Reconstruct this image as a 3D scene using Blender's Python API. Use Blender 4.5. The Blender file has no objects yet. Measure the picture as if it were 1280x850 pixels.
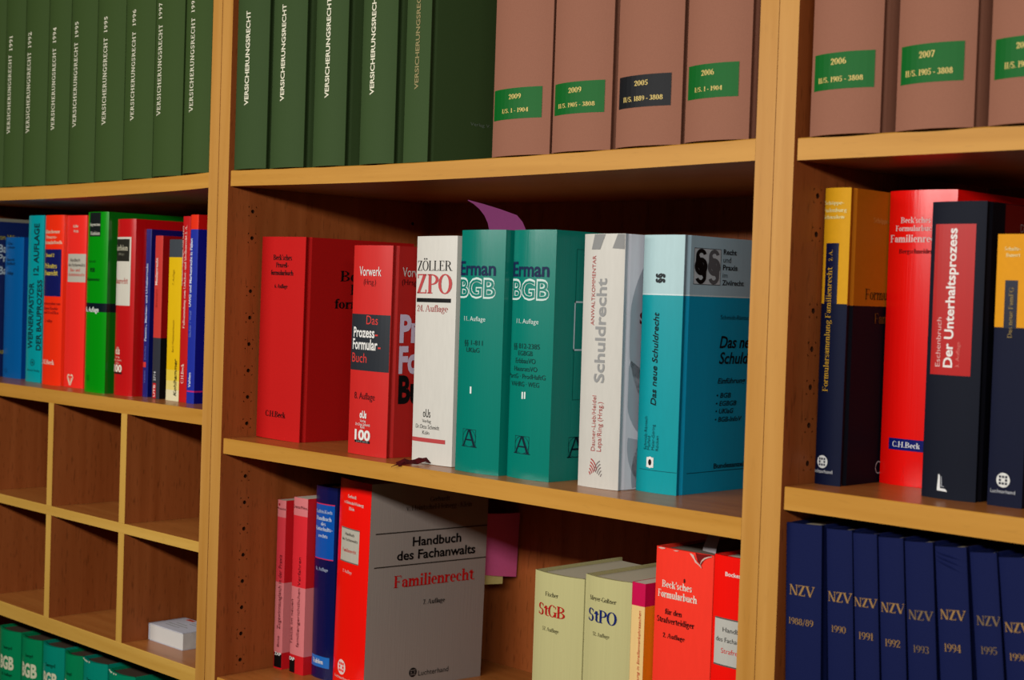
import bpy, bmesh, math, random
from mathutils import Vector, Matrix
random.seed(7)
SC = bpy.context.scene
COL = SC.collection

# ------------------------------------------------------------------ camera, light, exposure
MM = 0.001
YAW, PITCH, ROLL, FPX = 0.7868, -0.0279, 0.0329, 1920.4757
CAMPOS = Vector((1538.77, -1049.69, 179.66))
_f = Vector((-math.sin(YAW)*math.cos(PITCH), math.cos(YAW)*math.cos(PITCH), math.sin(PITCH)))
_r = _f.cross(Vector((0, 0, 1))).normalized()
_u = _r.cross(_f)
AX_R = _r*math.cos(ROLL) + _u*math.sin(ROLL)
AX_U = -_r*math.sin(ROLL) + _u*math.cos(ROLL)
AX_F = _f
cam_data = bpy.data.cameras.new('camera')
cam_data.sensor_width = 36.0
cam_data.lens = FPX*36.0/1280.0
cam_data.clip_start = 0.05
cam_data.dof.use_dof = True
cam_data.dof.focus_distance = 1.60
cam_data.dof.aperture_fstop = 11.0
cam = bpy.data.objects.new('camera', cam_data)
COL.objects.link(cam)
cam.matrix_world = Matrix(((AX_R.x, AX_U.x, -AX_F.x, CAMPOS.x*MM), (AX_R.y, AX_U.y, -AX_F.y, CAMPOS.y*MM),
                           (AX_R.z, AX_U.z, -AX_F.z, CAMPOS.z*MM), (0, 0, 0, 1)))
SC.camera = cam
SC.view_settings.view_transform = 'Standard'
SC.view_settings.look = 'None'
SC.view_settings.exposure = 0.69
SC.view_settings.gamma = 1.0
SC.view_settings.use_curve_mapping = False
w = bpy.data.worlds.new('World'); SC.world = w; w.use_nodes = True
w.node_tree.nodes['Background'].inputs[0].default_value = (1.0, 0.93, 0.85, 1)
w.node_tree.nodes['Background'].inputs[1].default_value = 0.010
la = bpy.data.lights.new('ceiling_tube', 'AREA')     # long fluorescent tube hung parallel to the shelves
la.shape = 'RECTANGLE'; la.size = 3.2; la.size_y = 0.10
la.energy = 33.0; la.color = (1.0, 0.965, 0.92)
lo = bpy.data.objects.new('ceiling_tube', la); COL.objects.link(lo)
lo.location = (0.70, -1.28, 0.50)
lo.rotation_euler = (math.radians(90-22), 0, 0)

# ------------------------------------------------------------------ helpers
ALB = 0.62      # the photo is exposed bright: surfaces reflect less than their picture values
def S(r, g, b):
    def c(v):
        v /= 255.0
        return v/12.92 if v <= 0.04045 else ((v+0.055)/1.055)**2.4
    return (ALB*c(r), ALB*c(g), ALB*c(b), 1.0)

MATS = {}
def nt(name):
    m = bpy.data.materials.new(name); m.use_nodes = True
    n = m.node_tree; b = n.nodes['Principled BSDF']
    return m, n, b

def mat(rgb, kind='paper'):
    """procedural cover / paper / cloth / ink materials, cached by colour and kind"""
    key = (rgb, kind)
    if key in MATS: return MATS[key]
    m, n, b = nt('%s_%d_%d_%d' % ((kind,)+rgb))
    col = S(*rgb)
    tc = n.nodes.new('ShaderNodeTexCoord')
    nz = n.nodes.new('ShaderNodeTexNoise'); mp = n.nodes.new('ShaderNodeMapping')
    n.links.new(tc.outputs['Object'], mp.inputs[0]); n.links.new(mp.outputs[0], nz.inputs['Vector'])
    mix = n.nodes.new('ShaderNodeMix'); mix.data_type = 'RGBA'
    n.links.new(mix.outputs['Result'], b.inputs['Base Color'])
    amp = {'cloth': 0.16, 'gloss': 0.05, 'satin': 0.05, 'paper': 0.06, 'ink': 0.03, 'pages': 0.14}[kind]
    mix.inputs['A'].default_value = tuple(c*(1-amp) for c in col[:3])+(1,)
    mix.inputs['B'].default_value = tuple(min(1, c*(1+amp)) for c in col[:3])+(1,)
    n.links.new(nz.outputs['Fac'], mix.inputs['Factor'])
    if kind == 'cloth':
        mp.inputs['Scale'].default_value = (700, 700, 160); nz.inputs['Detail'].default_value = 3
        b.inputs['Roughness'].default_value = 0.72
        b.inputs['Specular IOR Level'].default_value = 0.08
        n2 = n.nodes.new('ShaderNodeTexNoise'); n2.inputs['Scale'].default_value = 900
        bp = n.nodes.new('ShaderNodeBump'); bp.inputs['Strength'].default_value = 0.25; bp.inputs['Distance'].default_value = 0.0004
        n.links.new(tc.outputs['Object'], n2.inputs['Vector']); n.links.new(n2.outputs['Fac'], bp.inputs['Height'])
        n.links.new(bp.outputs[0], b.inputs['Normal'])
    elif kind == 'gloss':
        mp.inputs['Scale'].default_value = (130, 130, 3)
        b.inputs['Roughness'].default_value = 0.22; b.inputs['Specular IOR Level'].default_value = 0.45
        bp = n.nodes.new('ShaderNodeBump'); bp.inputs['Strength'].default_value = 0.25; bp.inputs['Distance'].default_value = 0.0006
        n.links.new(nz.outputs['Fac'], bp.inputs['Height']); n.links.new(bp.outputs[0], b.inputs['Normal'])
    elif kind == 'satin':
        mp.inputs['Scale'].default_value = (60, 60, 12)
        b.inputs['Roughness'].default_value = 0.38; b.inputs['Specular IOR Level'].default_value = 0.16
    elif kind == 'pages':
        mp.inputs['Scale'].default_value = (1800, 30, 30)
        b.inputs['Roughness'].default_value = 0.85; b.inputs['Specular IOR Level'].default_value = 0.1
    else:
        mp.inputs['Scale'].default_value = (50, 50, 50)
        b.inputs['Roughness'].default_value = 0.6 if kind == 'paper' else 0.5
        b.inputs['Specular IOR Level'].default_value = 0.1
    MATS[key] = m
    return m

def wood(name, c0, c1, axis, fleck=0.5, rough=0.45, spec=0.12):
    """beech: long soft grain along one axis plus short dark flecks"""
    m, n, b = nt(name)
    tc = n.nodes.new('ShaderNodeTexCoord')
    sc = {'x': (3, 60, 60), 'z': (60, 60, 3)}[axis]; sf = {'x': (55, 420, 420), 'z': (420, 420, 55)}[axis]
    mp = n.nodes.new('ShaderNodeMapping'); mp.inputs['Scale'].default_value = sc
    nz = n.nodes.new('ShaderNodeTexNoise'); nz.inputs['Scale'].default_value = 1.0; nz.inputs['Detail'].default_value = 5; nz.inputs['Distortion'].default_value = 0.4
    n.links.new(tc.outputs['Object'], mp.inputs[0]); n.links.new(mp.outputs[0], nz.inputs['Vector'])
    mp2 = n.nodes.new('ShaderNodeMapping'); mp2.inputs['Scale'].default_value = sf
    n2 = n.nodes.new('ShaderNodeTexNoise'); n2.inputs['Scale'].default_value = 1.0; n2.inputs['Detail'].default_value = 1
    n.links.new(tc.outputs['Object'], mp2.inputs[0]); n.links.new(mp2.outputs[0], n2.inputs['Vector'])
    cr = n.nodes.new('ShaderNodeValToRGB'); cr.color_ramp.elements[0].position = 0.28; cr.color_ramp.elements[1].position = 0.72
    cr.color_ramp.elements[0].color = S(*c0); cr.color_ramp.elements[1].color = S(*c1)
    n.links.new(nz.outputs['Fac'], cr.inputs[0])
    fr = n.nodes.new('ShaderNodeMapRange'); fr.inputs['From Min'].default_value = 0.62; fr.inputs['From Max'].default_value = 0.74
    fr.inputs['To Min'].default_value = 1.0; fr.inputs['To Max'].default_value = 1.0-fleck
    n.links.new(n2.outputs['Fac'], fr.inputs['Value'])
    mx = n.nodes.new('ShaderNodeMix'); mx.data_type = 'RGBA'; mx.blend_type = 'MULTIPLY'; mx.inputs['Factor'].default_value = 1.0
    n.links.new(cr.outputs[0], mx.inputs['A']); n.links.new(fr.outputs[0], mx.inputs['B'])
    n.links.new(mx.outputs['Result'], b.inputs['Base Color'])
    b.inputs['Roughness'].default_value = rough; b.inputs['Specular IOR Level'].default_value = spec
    return m

W_EDGE_X = wood('beech_lit_edge_long', (184, 128, 46), (202, 146, 62), 'x', 0.08)  # board fronts: the lit tone of the one beech used throughout
W_EDGE_Z = wood('beech_lit_edge_upright', (182, 126, 52), (200, 146, 72), 'z', 0.07)
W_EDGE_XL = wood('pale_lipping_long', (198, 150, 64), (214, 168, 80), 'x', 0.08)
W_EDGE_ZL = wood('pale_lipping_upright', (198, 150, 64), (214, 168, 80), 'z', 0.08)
W_PAN_Z = wood('beech_shaded_upright', (154, 78, 34), (176, 96, 48), 'z', 0.35)  # same beech as the fronts; interior shade painted in as darker, redder tone
W_PAN_X = wood('beech_shaded_long', (172, 100, 44), (192, 120, 58), 'x', 0.3, 0.3, 0.35)  # same beech again, shade of the shelf faces put into the colour
W_HOLE = mat((60, 30, 14), 'paper')

def obj(name, verts, faces, mats, parent=None, mi=None, smooth=0.0):
    me = bpy.data.meshes.new(name)
    me.from_pydata([Vector(v)*MM for v in verts], [], faces)
    for m in mats: me.materials.append(m)
    if mi:
        for p, i in zip(me.polygons, mi): p.material_index = i
    me.update()
    if smooth:
        bm = bmesh.new(); bm.from_mesh(me)
        bmesh.ops.remove_doubles(bm, verts=bm.verts, dist=1e-6)
        bm.to_mesh(me); bm.free()
        for p in me.polygons: p.use_smooth = True
        me.set_sharp_from_angle(angle=math.radians(smooth))
    o = bpy.data.objects.new(name, me); COL.objects.link(o)
    if parent: o.parent = parent
    return o

def empty(name, loc, rot=(0, 0, 0)):
    o = bpy.data.objects.new(name, None); o.empty_display_size = 0.02
    COL.objects.link(o)
    o.location = Vector(loc)*MM; o.rotation_euler = rot
    return o

def tag(o, label, cat, group=None):
    o['label'] = label; o['category'] = cat
    if group: o['group'] = group
    return o

class MB:
    def __init__(s): s.v = []; s.f = []; s.m = []
    def box(s, x0, x1, y0, y1, z0, z1, m=0, front=None):
        k = len(s.v)
        s.v += [(x, y, z) for z in (z0, z1) for y in (y0, y1) for x in (x0, x1)]
        F = [(0, 2, 3, 1), (4, 5, 7, 6), (0, 1, 5, 4), (2, 6, 7, 3), (0, 4, 6, 2), (1, 3, 7, 5)]
        for i, f in enumerate(F):
            s.f.append(tuple(k+j for j in f)); s.m.append(front if (front is not None and i == 2) else m)
        return s
    def poly(s, pts, m=0):
        k = len(s.v); s.v += list(pts); s.f.append(tuple(range(k, k+len(pts)))); s.m.append(m); return s
    def build(s, name, mats, parent=None, smooth=0.0):
        return obj(name, s.v, s.f, mats, parent, s.m, smooth)

def ray(px, py):
    return AX_F + AX_R*((px-640.0)/FPX) - AX_U*((py-425.0)/FPX)

# ------------------------------------------------------------------ serif lettering (own outline glyphs)
def glyph_font(W, T, E):
    """returns {char: (advance, [polygons])}; cap height 1"""
    X = 0.68
    G = {}
    def st(x, y0, y1, b='lr', t='lr', w=W):
        P = [[(x, y0), (x+w, y0), (x+w, y1), (x, y1)]]
        for flags, ya, yb in ((b, y0, y0+T), (t, y1-T, y1)):
            if flags:
                a = x-E if 'l' in flags else x
                c = x+w+E if 'r' in flags else x+w
                P.append([(a, ya), (c, ya), (c, yb), (a, yb)])
        return P
    def br(x0, x1, y, t=T): return [[(x0, y), (x1, y), (x1, y+t), (x0, y+t)]]
    def dg(x0, y0, x1, y1, w): return [[(x0, y0), (x0+w, y0), (x1+w, y1), (x1, y1)]]
    def rg(cx, cy, rx, ry, a0=0, a1=360, w=W, t=T):
        n = max(4, int(abs(a1-a0)/22)); P = []
        pt = lambda a, kx, ky: (cx+kx*math.cos(math.radians(a)), cy+ky*math.sin(math.radians(a)))
        for i in range(n):
            a, c = a0+(a1-a0)*i/n, a0+(a1-a0)*(i+1)/n
            P.append([pt(a, rx, ry), pt(c, rx, ry), pt(c, max(rx-w, .01), max(ry-t, .01)), pt(a, max(rx-w, .01), max(ry-t, .01))])
        return P
    def dot(cx, cy, r): return [[(cx+r*math.cos(a*math.pi/4), cy+r*math.sin(a*math.pi/4)) for a in range(8)]]
    def tick(x, y, up=1): return [[(x, y), (x+T, y), (x+T, y+up*.2), (x, y+up*.2)]]
    e = E
    def put(ch, adv, *ps):
        L = []
        for p in ps: L += p
        G[ch] = (adv, L)
    # capitals
    put('A', .86+e, dg(.02, 0, .38, 1, T*1.3), dg(.84-W, 0, .38, 1, W), br(.17, .6, .3), br(-.05, .2, 0), br(.84-W-.08, .9, 0))
    put('B', .74+e, st(e, 0, 1, 'l', 'l'), rg(e+W, .75, .46, .25, -90, 90, W*.9), rg(e+W, .27, .53, .27, -90, 90))
    put('C', .78, rg(.42, .5, .42, .52, 45, 318), tick(.72, .68), tick(.72, .12))
    put('D', .86, st(e, 0, 1, 'l', 'l'), rg(e+W, .5, .58, .5, -90, 90))
    put('E', .74, st(e, 0, 1, 'l', 'l'), br(e, .66, 0), br(e, .62, 1-T), br(e+W, .48, .49), tick(.62, 0), tick(.58, .8), tick(.44, .41))
    put('F', .68, st(e, 0, 1, 'lr', 'l'), br(e, .62, 1-T), br(e+W, .48, .47), tick(.58, .8), tick(.44, .39))
    put('G', .86, rg(.42, .5, .42, .52, 45, 325), st(.64, .02, .44, '', 'lr'), tick(.72, .7))
    put('H', .9+e, st(e, 0, 1), st(.86-W, 0, 1), br(e+W, .86-W, .48))
    put('I', W+2*e+.06, st(e+.02, 0, 1))
    put('J', .5, st(.28, .2, 1, '', 'lr'), rg(.17, .2, .28, .24, 180, 360))
    put('K', .86, st(e, 0, 1), dg(e+W, .4, .66, 1, T*1.3), dg(.66, 0, e+W+.05, .6, W), br(.58, .9, 0), br(.56, .84, 1-T))
    put('L', .68, st(e, 0, 1, 'l'), br(e, .62, 0), tick(.58, 0))
    put('M', 1.04, st(e, 0, 1, w=T*1.2), dg(.5-W*.6, 0, e, 1, W), dg(.5-W*.2, 0, .94-W, 1, T*1.2), st(.94-W, 0, 1))
    put('N', .9, st(e, 0, 1, w=T*1.3), dg(.82-W, 0, e-.04, 1, W), st(.8-T, 0, 1, '', 'lr', w=T*1.3))
    put('O', .88, rg(.43, .5, .43, .52))
    put('P', .7, st(e, 0, 1, 'lr', 'l'), rg(e+W, .72, .48, .28, -90, 90))
    put('Q', .88, rg(.43, .5, .43, .52), dg(.6, -.2, .4, .1, W))
    put('R', .82, st(e, 0, 1, 'lr', 'l'), rg(e+W, .73, .46, .27, -90, 90), dg(.66, 0, .36, .5, W), br(.62, .9, 0))
    put('S', .64, rg(.3, .74, .27, .28, 30, 265, W*.9), rg(.31, .27, .29, .29, -150, 95, W*.95), tick(.5, .74), tick(.03, .06))
    put('T', .74, st(.37-W/2, 0, 1, 'lr', ''), br(.02, .72, 1-T), tick(.02, .76), tick(.72-T, .76))
    put('U', .86, st(e, .28, 1, ''), st(.78-T, .28, 1, '', w=T*1.3), rg(.43, .3, .43-e, .32, 180, 360, W*.8))
    put('V', .84, dg(.36, 0, .02, 1, W), dg(.4, 0, .78, 1, T*1.3), br(-.06, .26+W*.3, 1-T), br(.62, .9, 1-T))
    put('W', 1.16, dg(.28, 0, .02, 1, W), dg(.32, 0, .54, 1, T*1.3), dg(.74, 0, .46, 1, W), dg(.8, 0, 1.08, 1, T*1.3), br(-.06, .7, 1-T), br(.96, 1.18, 1-T))
    put('Z', .76, dg(.02, 0, .68-W, 1, W*1.15), br(.02, .7, 0), br(.04, .7, 1-T), tick(.66, 0), tick(.06, .78))
    # small letters
    put('a', .56, st(.32, 0, .5, 'r', ''), rg(.25, .48, .23, .2, 0, 165, W), rg(.22, .2, .2, .21, 80, 330, W*.9), br(.2, .34, .36), dot(.1, .48, .07))
    put('b', .6, st(e*.6, 0, 1.02, '', 'l'), rg(.28, X/2, .3, X/2+.01, -120, 120), rg(.28, X/2, .28, X/2, -100, 100))
    put('c', .52, rg(.28, X/2, .27, X/2+.01, 50, 312), dot(.42, .5, .08))
    put('d', .62, st(.4, 0, 1.02, 'r', 'l'), rg(.3, X/2, .28, X/2+.01, 60, 300))
    put('e', .54, rg(.28, X/2, .27, X/2+.01, 0, 312), br(.06, .54, X/2-.01))
    put('f', .38, st(.11, 0, .8, 'lr', ''), rg(.11+W+.1, .8, W+.1, .22, 70, 180), dot(.38, .92, .07), br(.01, .38, X-T))
    put('g', .56, rg(.25, .44, .23, .24), rg(.27, -.1, .26, .2, 0, 360, W*.7), dg(.1, .02, .12, .24, W*.6), br(.36, .54, .6, T*1.4))
    put('h', .66, st(e*.6, 0, 1.02, 'lr', 'l'), st(.42, 0, .46, 'lr', ''), rg(.42+W-.21, .44, .21, X-.43, 0, 170, W))
    put('i', .32, st(.09, 0, X, 'lr', 'l'), dot(.09+W/2, .9, W*.62))
    put('j', .32, st(.1, -.1, X, '', 'l'), rg(.02, -.1, .08+W, .2, 270, 360), dot(.1+W/2, .9, W*.62))
    put('k', .64, st(e*.6, 0, 1.02, 'lr', 'l'), dg(e+W, .3, .46, X, T*1.3), dg(.42, 0, e+W, .42, W), br(.38, .66, 0), br(.38, .62, X-T))
    put('l', .32, st(.09, 0, 1.02, 'lr', 'l'))
    put('m', .98, st(e*.6, 0, X, 'lr', 'l'), st(.4, 0, .46, 'lr', ''), st(.74, 0, .46, 'lr', ''), rg(.4+W-.2, .44, .2, X-.43, 0, 170), rg(.74+W-.2, .44, .2, X-.43, 0, 170))
    put('n', .66, st(e*.6, 0, X, 'lr', 'l'), st(.42, 0, .46, 'lr', ''), rg(.42+W-.21, .44, .21, X-.43, 0, 170))
    put('o', .58, rg(.28, X/2, .28, X/2+.01))
    put('p', .62, st(e*.6, -.28, X, 'lr', 'l'), rg(.3, X/2, .29, X/2+.01, -120, 120))
    put('q', .62, st(.4, -.28, X, 'lr', ''), rg(.3, X/2, .28, X/2+.01, 60, 300))
    put('r', .46, st(e*.6, 0, X, 'lr', 'l'), rg(.34, .42, .18, .25, 60, 170, W*.7), dot(.4, .6, .08))
    put('s', .46, rg(.22, .5, .19, .19, 40, 265, W*.85), rg(.22, .18, .2, .19, -150, 95, W*.9), tick(.36, .5, .7), tick(.03, .03, .7))
    put('t', .42, st(.12, .12, .84, '', ''), rg(.12+W+.08, .17, W+.08, .18, 180, 310), br(-.02, .42, X-T*1.4, T*1.6), dg(-.02, X-T, .12, .84, .06))
    put('u', .66, st(e*.6, .2, X, '', 'l'), st(.42, 0, X, 'r', 'l'), rg(e*.6+.22, .22, .22, .23, 180, 350))
    put('v', .6, dg(.24, 0, .0, X, W), dg(.28, 0, .5, X, T*1.3), br(-.05, .22, X-T), br(.4, .6, X-T))
    put('w', .86, dg(.2, 0, .0, X, W), dg(.24, 0, .38, X, T*1.3), dg(.54, 0, .32, X, W), dg(.58, 0, .78, X, T*1.3), br(-.05, .5, X-T), br(.68, .86, X-T))
    put('x', .6, dg(.4, 0, .02, X, W), dg(.02, 0, .42, X, T*1.3), br(0, .2, 0), br(.34, .6, 0))
    put('y', .6, dg(.24, 0, .0, X, W), dg(.12, -.28, .5, X, T*1.3), br(-.05, .22, X-T), br(.4, .6, X-T))
    put('z', .52, dg(.02, 0, .44-W, X, W*1.1), br(.02, .48, 0), br(.02, .46, X-T))
    put('ß', .62, st(e*.6, 0, .78, 'l', ''), rg(e*.6+.2, .76, .2, .26, 0, 180, W*.9), rg(.28, .64, .16, .16, -90, 60, W*.9), rg(.26, .24, .26, .25, -120, 90, W))
    # figures and points
    put('0', .58, rg(.28, .5, .28, .51, w=W*.9))
    put('1', .42, st(.14, 0, 1, 'lr', 'l', w=W*.95))
    put('2', .56, rg(.27, .72, .26, .29, -20, 190, W*.95), dg(.02, 0, .36, .62, W*.8), br(.02, .52, 0, T*1.8), tick(.48, 0))
    put('3', .54, rg(.24, .76, .24, .25, -80, 160, W*.9), rg(.24, .27, .27, .28, -160, 90, W*.95))
    put('4', .58, st(.32, 0, 1, 'lr', ''), dg(.0, .28, .34, 1, T*1.3), br(0, .56, .25, T*1.4))
    put('5', .54, rg(.23, .32, .28, .33, -150, 130, W*.95), st(.06, .5, 1, '', '', w=T*1.2), br(.06, .48, .98-T*1.6, T*2))
    put('6', .56, rg(.28, .3, .27, .31, w=W*.9), rg(.42, .42, .41, .6, 95, 185, W*.9))
    put('7', .52, dg(.12, 0, .42, 1, W*.9), br(.02, .5, 1-T*1.8, T*1.8), tick(.02, .74))
    put('8', .56, rg(.28, .75, .22, .26, w=W*.85), rg(.28, .27, .27, .28, w=W*.9))
    put('9', .56, rg(.28, .7, .27, .31, w=W*.9), rg(.14, .58, .41, .6, -85, 5, W*.9))
    put('.', .26, dot(.12, .07, .085)); put(',', .26, dot(.12, .07, .085), dg(.06, -.18, .13, .05, T))
    put('-', .36, br(.04, .32, .28, T*2)); put("'", .22, st(.06, .72, 1.02, '', '', w=W*.7))
    put('/', .42, dg(.02, -.1, .34, 1.02, T*1.4)); put(' ', .26)
    put('·', .26, dot(.12, .4, .08)); put('–', .56, br(.04, .52, .3, T*1.6))
    put('(', .34, rg(.34, .45, .28, .65, 120, 240, W*.6)); put(')', .34, rg(.0, .45, .28, .65, -60, 60, W*.6))
    for a, bch in (('ä', 'a'), ('ö', 'o'), ('ü', 'u')):
        ad, P = G[bch]; G[a] = (ad, P+dot(.16, .88, .08)+dot(.4, .88, .08))
    for a, bch in (('Ö', 'O'),):
        ad, P = G[bch]; G[a] = (ad, P+dot(.28, 1.18, .09)+dot(.58, 1.18, .09))
    return G

SERIF = {'serif': glyph_font(.135, .045, .08), 'serifb': glyph_font(.19, .06, .075), 'slab': glyph_font(.17, .11, .07)}
SPACE = {'serif': .03, 'serifb': .03, 'slab': .16}
_fc = {}
def letters(font, s, cut=None):
    """2D lettering normalised: x 0..1 over the printed width, y in cap heights; returns verts, faces.
    cut=(axis, step): the outlines are sliced so that they can follow a curved spine"""
    key = (font, s, cut)
    if key in _fc: return _fc[key]
    V = []; F = []
    if font in SERIF:
        G = SERIF[font]; x = 0
        for ch in s:
            adv, P = G.get(ch, G['-'])
            for p in P:
                k = len(V); V += [(x+a, b) for a, b in p]; F.append(tuple(range(k, k+len(p))))
            x += adv+SPACE[font]
    else:
        cu = bpy.data.curves.new('t', 'FONT'); cu.body = s; cu.resolution_u = 3
        cu.offset = {'sans': 0.0, 'sansb': .022, 'sansi': .004, 'sansbi': .018, 'sansl': -.008, 'sansx': .04, 'sansxx': .075}[font]
        if font in ('sansi', 'sansbi'): cu.shear = .22
        o = bpy.data.objects.new('t', cu); COL.objects.link(o)
        dg = bpy.context.evaluated_depsgraph_get(); dg.update()
        me = o.evaluated_get(dg).to_mesh()
        V = [(v.co.x/.682, v.co.y/.682) for v in me.vertices]; F = [tuple(p.vertices) for p in me.polygons]
        o.evaluated_get(dg).to_mesh_clear(); bpy.data.objects.remove(o); bpy.data.curves.remove(cu)
    x0 = min(v[0] for v in V); x1 = max(v[0] for v in V)
    V = [((a-x0)/(x1-x0), b) for a, b in V]
    if cut:
        bm = bmesh.new(); bv = [bm.verts.new((a, b, 0)) for a, b in V]
        for f in F:
            try: bm.faces.new([bv[i] for i in f])
            except ValueError: pass
        ax, stp = cut; hi = max(v[ax] for v in V); c = min(v[ax] for v in V)+stp
        no = (1, 0, 0) if ax == 0 else (0, 1, 0)
        while c < hi:
            co = (c, 0, 0) if ax == 0 else (0, c, 0)
            bmesh.ops.bisect_plane(bm, geom=list(bm.verts)+list(bm.edges)+list(bm.faces), plane_co=co, plane_no=no)
            c += stp
        bm.verts.index_update()
        V = [(v.co.x, v.co.y) for v in bm.verts]; F = [tuple(v.index for v in f.verts) for f in bm.faces]
        bm.free()
    _fc[key] = (V, F)
    return _fc[key]

# ------------------------------------------------------------------ the book builder
class Book:
    """A volume standing on a shelf. Local frame: x across the spine (0..w), y into the shelf, z up; origin bottom left front."""
    def __init__(B, name, label, x, y, z, w, d, h, bulge=0.0, power=2, cover=(200, 0, 0), kind='gloss', joint=0.0,
                 bands=None, cbands=None, side=None, rz=0.0, lean=0.0, cat='book', group=None, pages=(214, 203, 182),
                 board=2.6, inset=3.0, spine=None):
        B.w, B.d, B.h, B.b, B.p, B.kind = w, d, h, bulge, power, kind
        if lean > 0: z += w*math.sin(math.radians(lean))
        B.root = empty(name, (x, y, z), (0, math.radians(lean), math.radians(rz)))
        tag(B.root, label, cat, group)
        B.M = Matrix.Translation(Vector((x, y, z))) @ Matrix.Rotation(math.radians(rz), 4, 'Z') @ Matrix.Rotation(math.radians(lean), 4, 'Y')
        B.Mi = B.M.inverted()
        B.txt = {}
        spine = spine or cover
        side = side or cover
        # --- spine: a curved strip of real thickness, cut at its colour bands
        bands = bands or [(0, h, spine)]
        n = 20
        us = [w*(0.5-0.5*math.cos(math.pi*i/n)) for i in range(n+1)]
        th = min(board, w*.25)
        V = []; F = []; MI = []; mats = []
        for z0, z1, c in bands:
            mats.append(mat(c, kind)); k = len(V)
            ring = [(u, B.prof(u)) for u in us]+[(min(max(u, th*.5), w-th*.5), B.prof(u)*.8+th) for u in reversed(us)]
            N = len(ring)
            for zz in (z0, z1): V += [(a, c2, zz) for a, c2 in ring]
            for i in range(N):
                j = (i+1) % N; F.append((k+i, k+j, k+N+j, k+N+i)); MI.append(len(mats)-1)
            for zz, off in ((z0, 0), (z1, N)):
                if (zz == z0 and z0 == 0) or (zz == z1 and z1 >= h-.01):
                    for i in range(n):
                        q = [k+off+i, k+off+i+1, k+off+N-2-i, k+off+N-1-i]
                        F.append(tuple(q if off else q[::-1])); MI.append(len(mats)-1)
        B.spine = obj('spine', V, F, mats, B.root, MI, 35)
        # --- covers
        for sgn, nm in ((0, 'back_cover'), (1, 'front_cover')):
            cb = cbands or [(0, h, side)]
            ys = [0, 1.2, 3.2, 4.6, 6.4, 8.0, 9.2, d] if joint else [0, .6, d]
            ins = [0, 0, joint*.7, joint, joint, joint*.4, 0, 0] if joint else [.25, 0, 0]
            V = []; F = []; MI = []; mats = []
            for z0, z1, c in cb:
                mats.append(mat(c, kind)); k = len(V)
                out = [(w-i, yy) for yy, i in zip(ys, ins)]; inn = [(w-board-joint*.4, yy) for yy in reversed(ys)]
                ring = out+inn
                if sgn == 0: ring = [(w-a, b2) for a, b2 in ring]
                N = len(ring)
                for zz in (z0, z1): V += [(a, b2, zz) for a, b2 in ring]
                for i in range(N):
                    j = (i+1) % N; q = (k+i, k+j, k+N+j, k+N+i); F.append(q if sgn else q[::-1]); MI.append(len(mats)-1)
                L = len(ys)
                for zz, off in ((z0, 0), (z1, N)):
                    if (off == 0 and z0 == 0) or (off and z1 >= h-.01):
                        for i in range(L-1):
                            q = [k+off+i, k+off+i+1, k+off+N-2-i, k+off+N-1-i]
                            F.append(tuple(q)); MI.append(len(mats)-1)
            o = obj(nm, V, F, mats, B.root, MI, 30)
            if sgn: B.cover = o
        # --- page block with a hollow fore edge and a curved back
        ix = board+.15
        ring = []
        for i in range(9):
            t = i/8; ring.append((ix+(w-2*ix)*t, th+.4-bulge*.55*(1-(2*t-1)**2)))
        for i in range(9):
            t = 1-i/8; ring.append((ix+(w-2*ix)*t, d-max(inset, .4)-bulge*.5*(1-(2*t-1)**2)))
        N = len(ring); zt = h-max(inset, .25)
        V = [(a, b2, max(inset, .25)) for a, b2 in ring]+[(a, b2, zt) for a, b2 in ring]
        F = [(i, (i+1) % N, N+(i+1) % N, N+i) for i in range(N)]+[tuple(range(N))[::-1], tuple(range(N, 2*N))]
        obj('page_block', V, F, [mat(pages, 'pages')], B.root)

    def prof(B, u):
        t = min(1.0, abs(2*u/B.w-1)); return -B.b*(1-t**B.p)

    def loc(B, face, q):
        """where the sight line through a point of the photo meets this face of the book: (along, up)"""
        o = B.Mi @ CAMPOS; d = B.Mi.to_3x3() @ ray(*q)
        if face == 'cover':
            t = (B.w-o.x)/d.x; p = o+d*t; return (p.y, p.z)
        y = -B.b
        for _ in range(8):
            t = (y-o.y)/d.y; p = o+d*t; y = B.prof(min(max(p.x, 0), B.w))
        return (p.x, p.z)

    def pt(B, face, u, v, e):
        v = min(max(v, .6), B.h-.4) if face == 'cover' or e < .7 else v
        if face == 'cover': return (B.w+e, min(max(u, .3), B.d-.3), v)
        u = min(max(u, .15), B.w-.15)
        return (u, B.prof(min(max(u, 0), B.w))-e, v)

    def text(B, face, s, p0, p1, ct, font, col, part, owner=None, rot=False, e=.45, kind='ink'):
        a, b, c = B.loc(face, p0), B.loc(face, p1), B.loc(face, ct)
        V, F = letters(font, s, None if face == 'cover' or B.b < .9 else ((1, .25) if rot else (0, round(min(.5, 2.2/max(abs(b[0]-a[0]), 2.2)), 2))))
        if rot:
            u0 = (a[0]+b[0])/2; hh = abs(a[0]-c[0])
            P = [B.pt(face, u0-y*hh, a[1]+x*(b[1]-a[1]), e) for x, y in V]
        else:
            v0 = (a[1]+b[1])/2; hh = abs(c[1]-a[1])
            P = [B.pt(face, a[0]+x*(b[0]-a[0]), v0+y*hh, e) for x, y in V]
        B.add(part, owner or (B.spine if face == 'spine' else B.cover), col, P, F, kind)

    def add(B, part, owner, col, P, F, kind='ink'):
        T = B.txt.setdefault((part, owner.name), (owner, [], [], [], []))
        m = mat(col, kind)
        if m not in T[4]: T[4].append(m)
        k = len(T[1]); T[1].extend(P)
        for f in F: T[2].append(tuple(k+i for i in f)); T[3].append(T[4].index(m))

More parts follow.
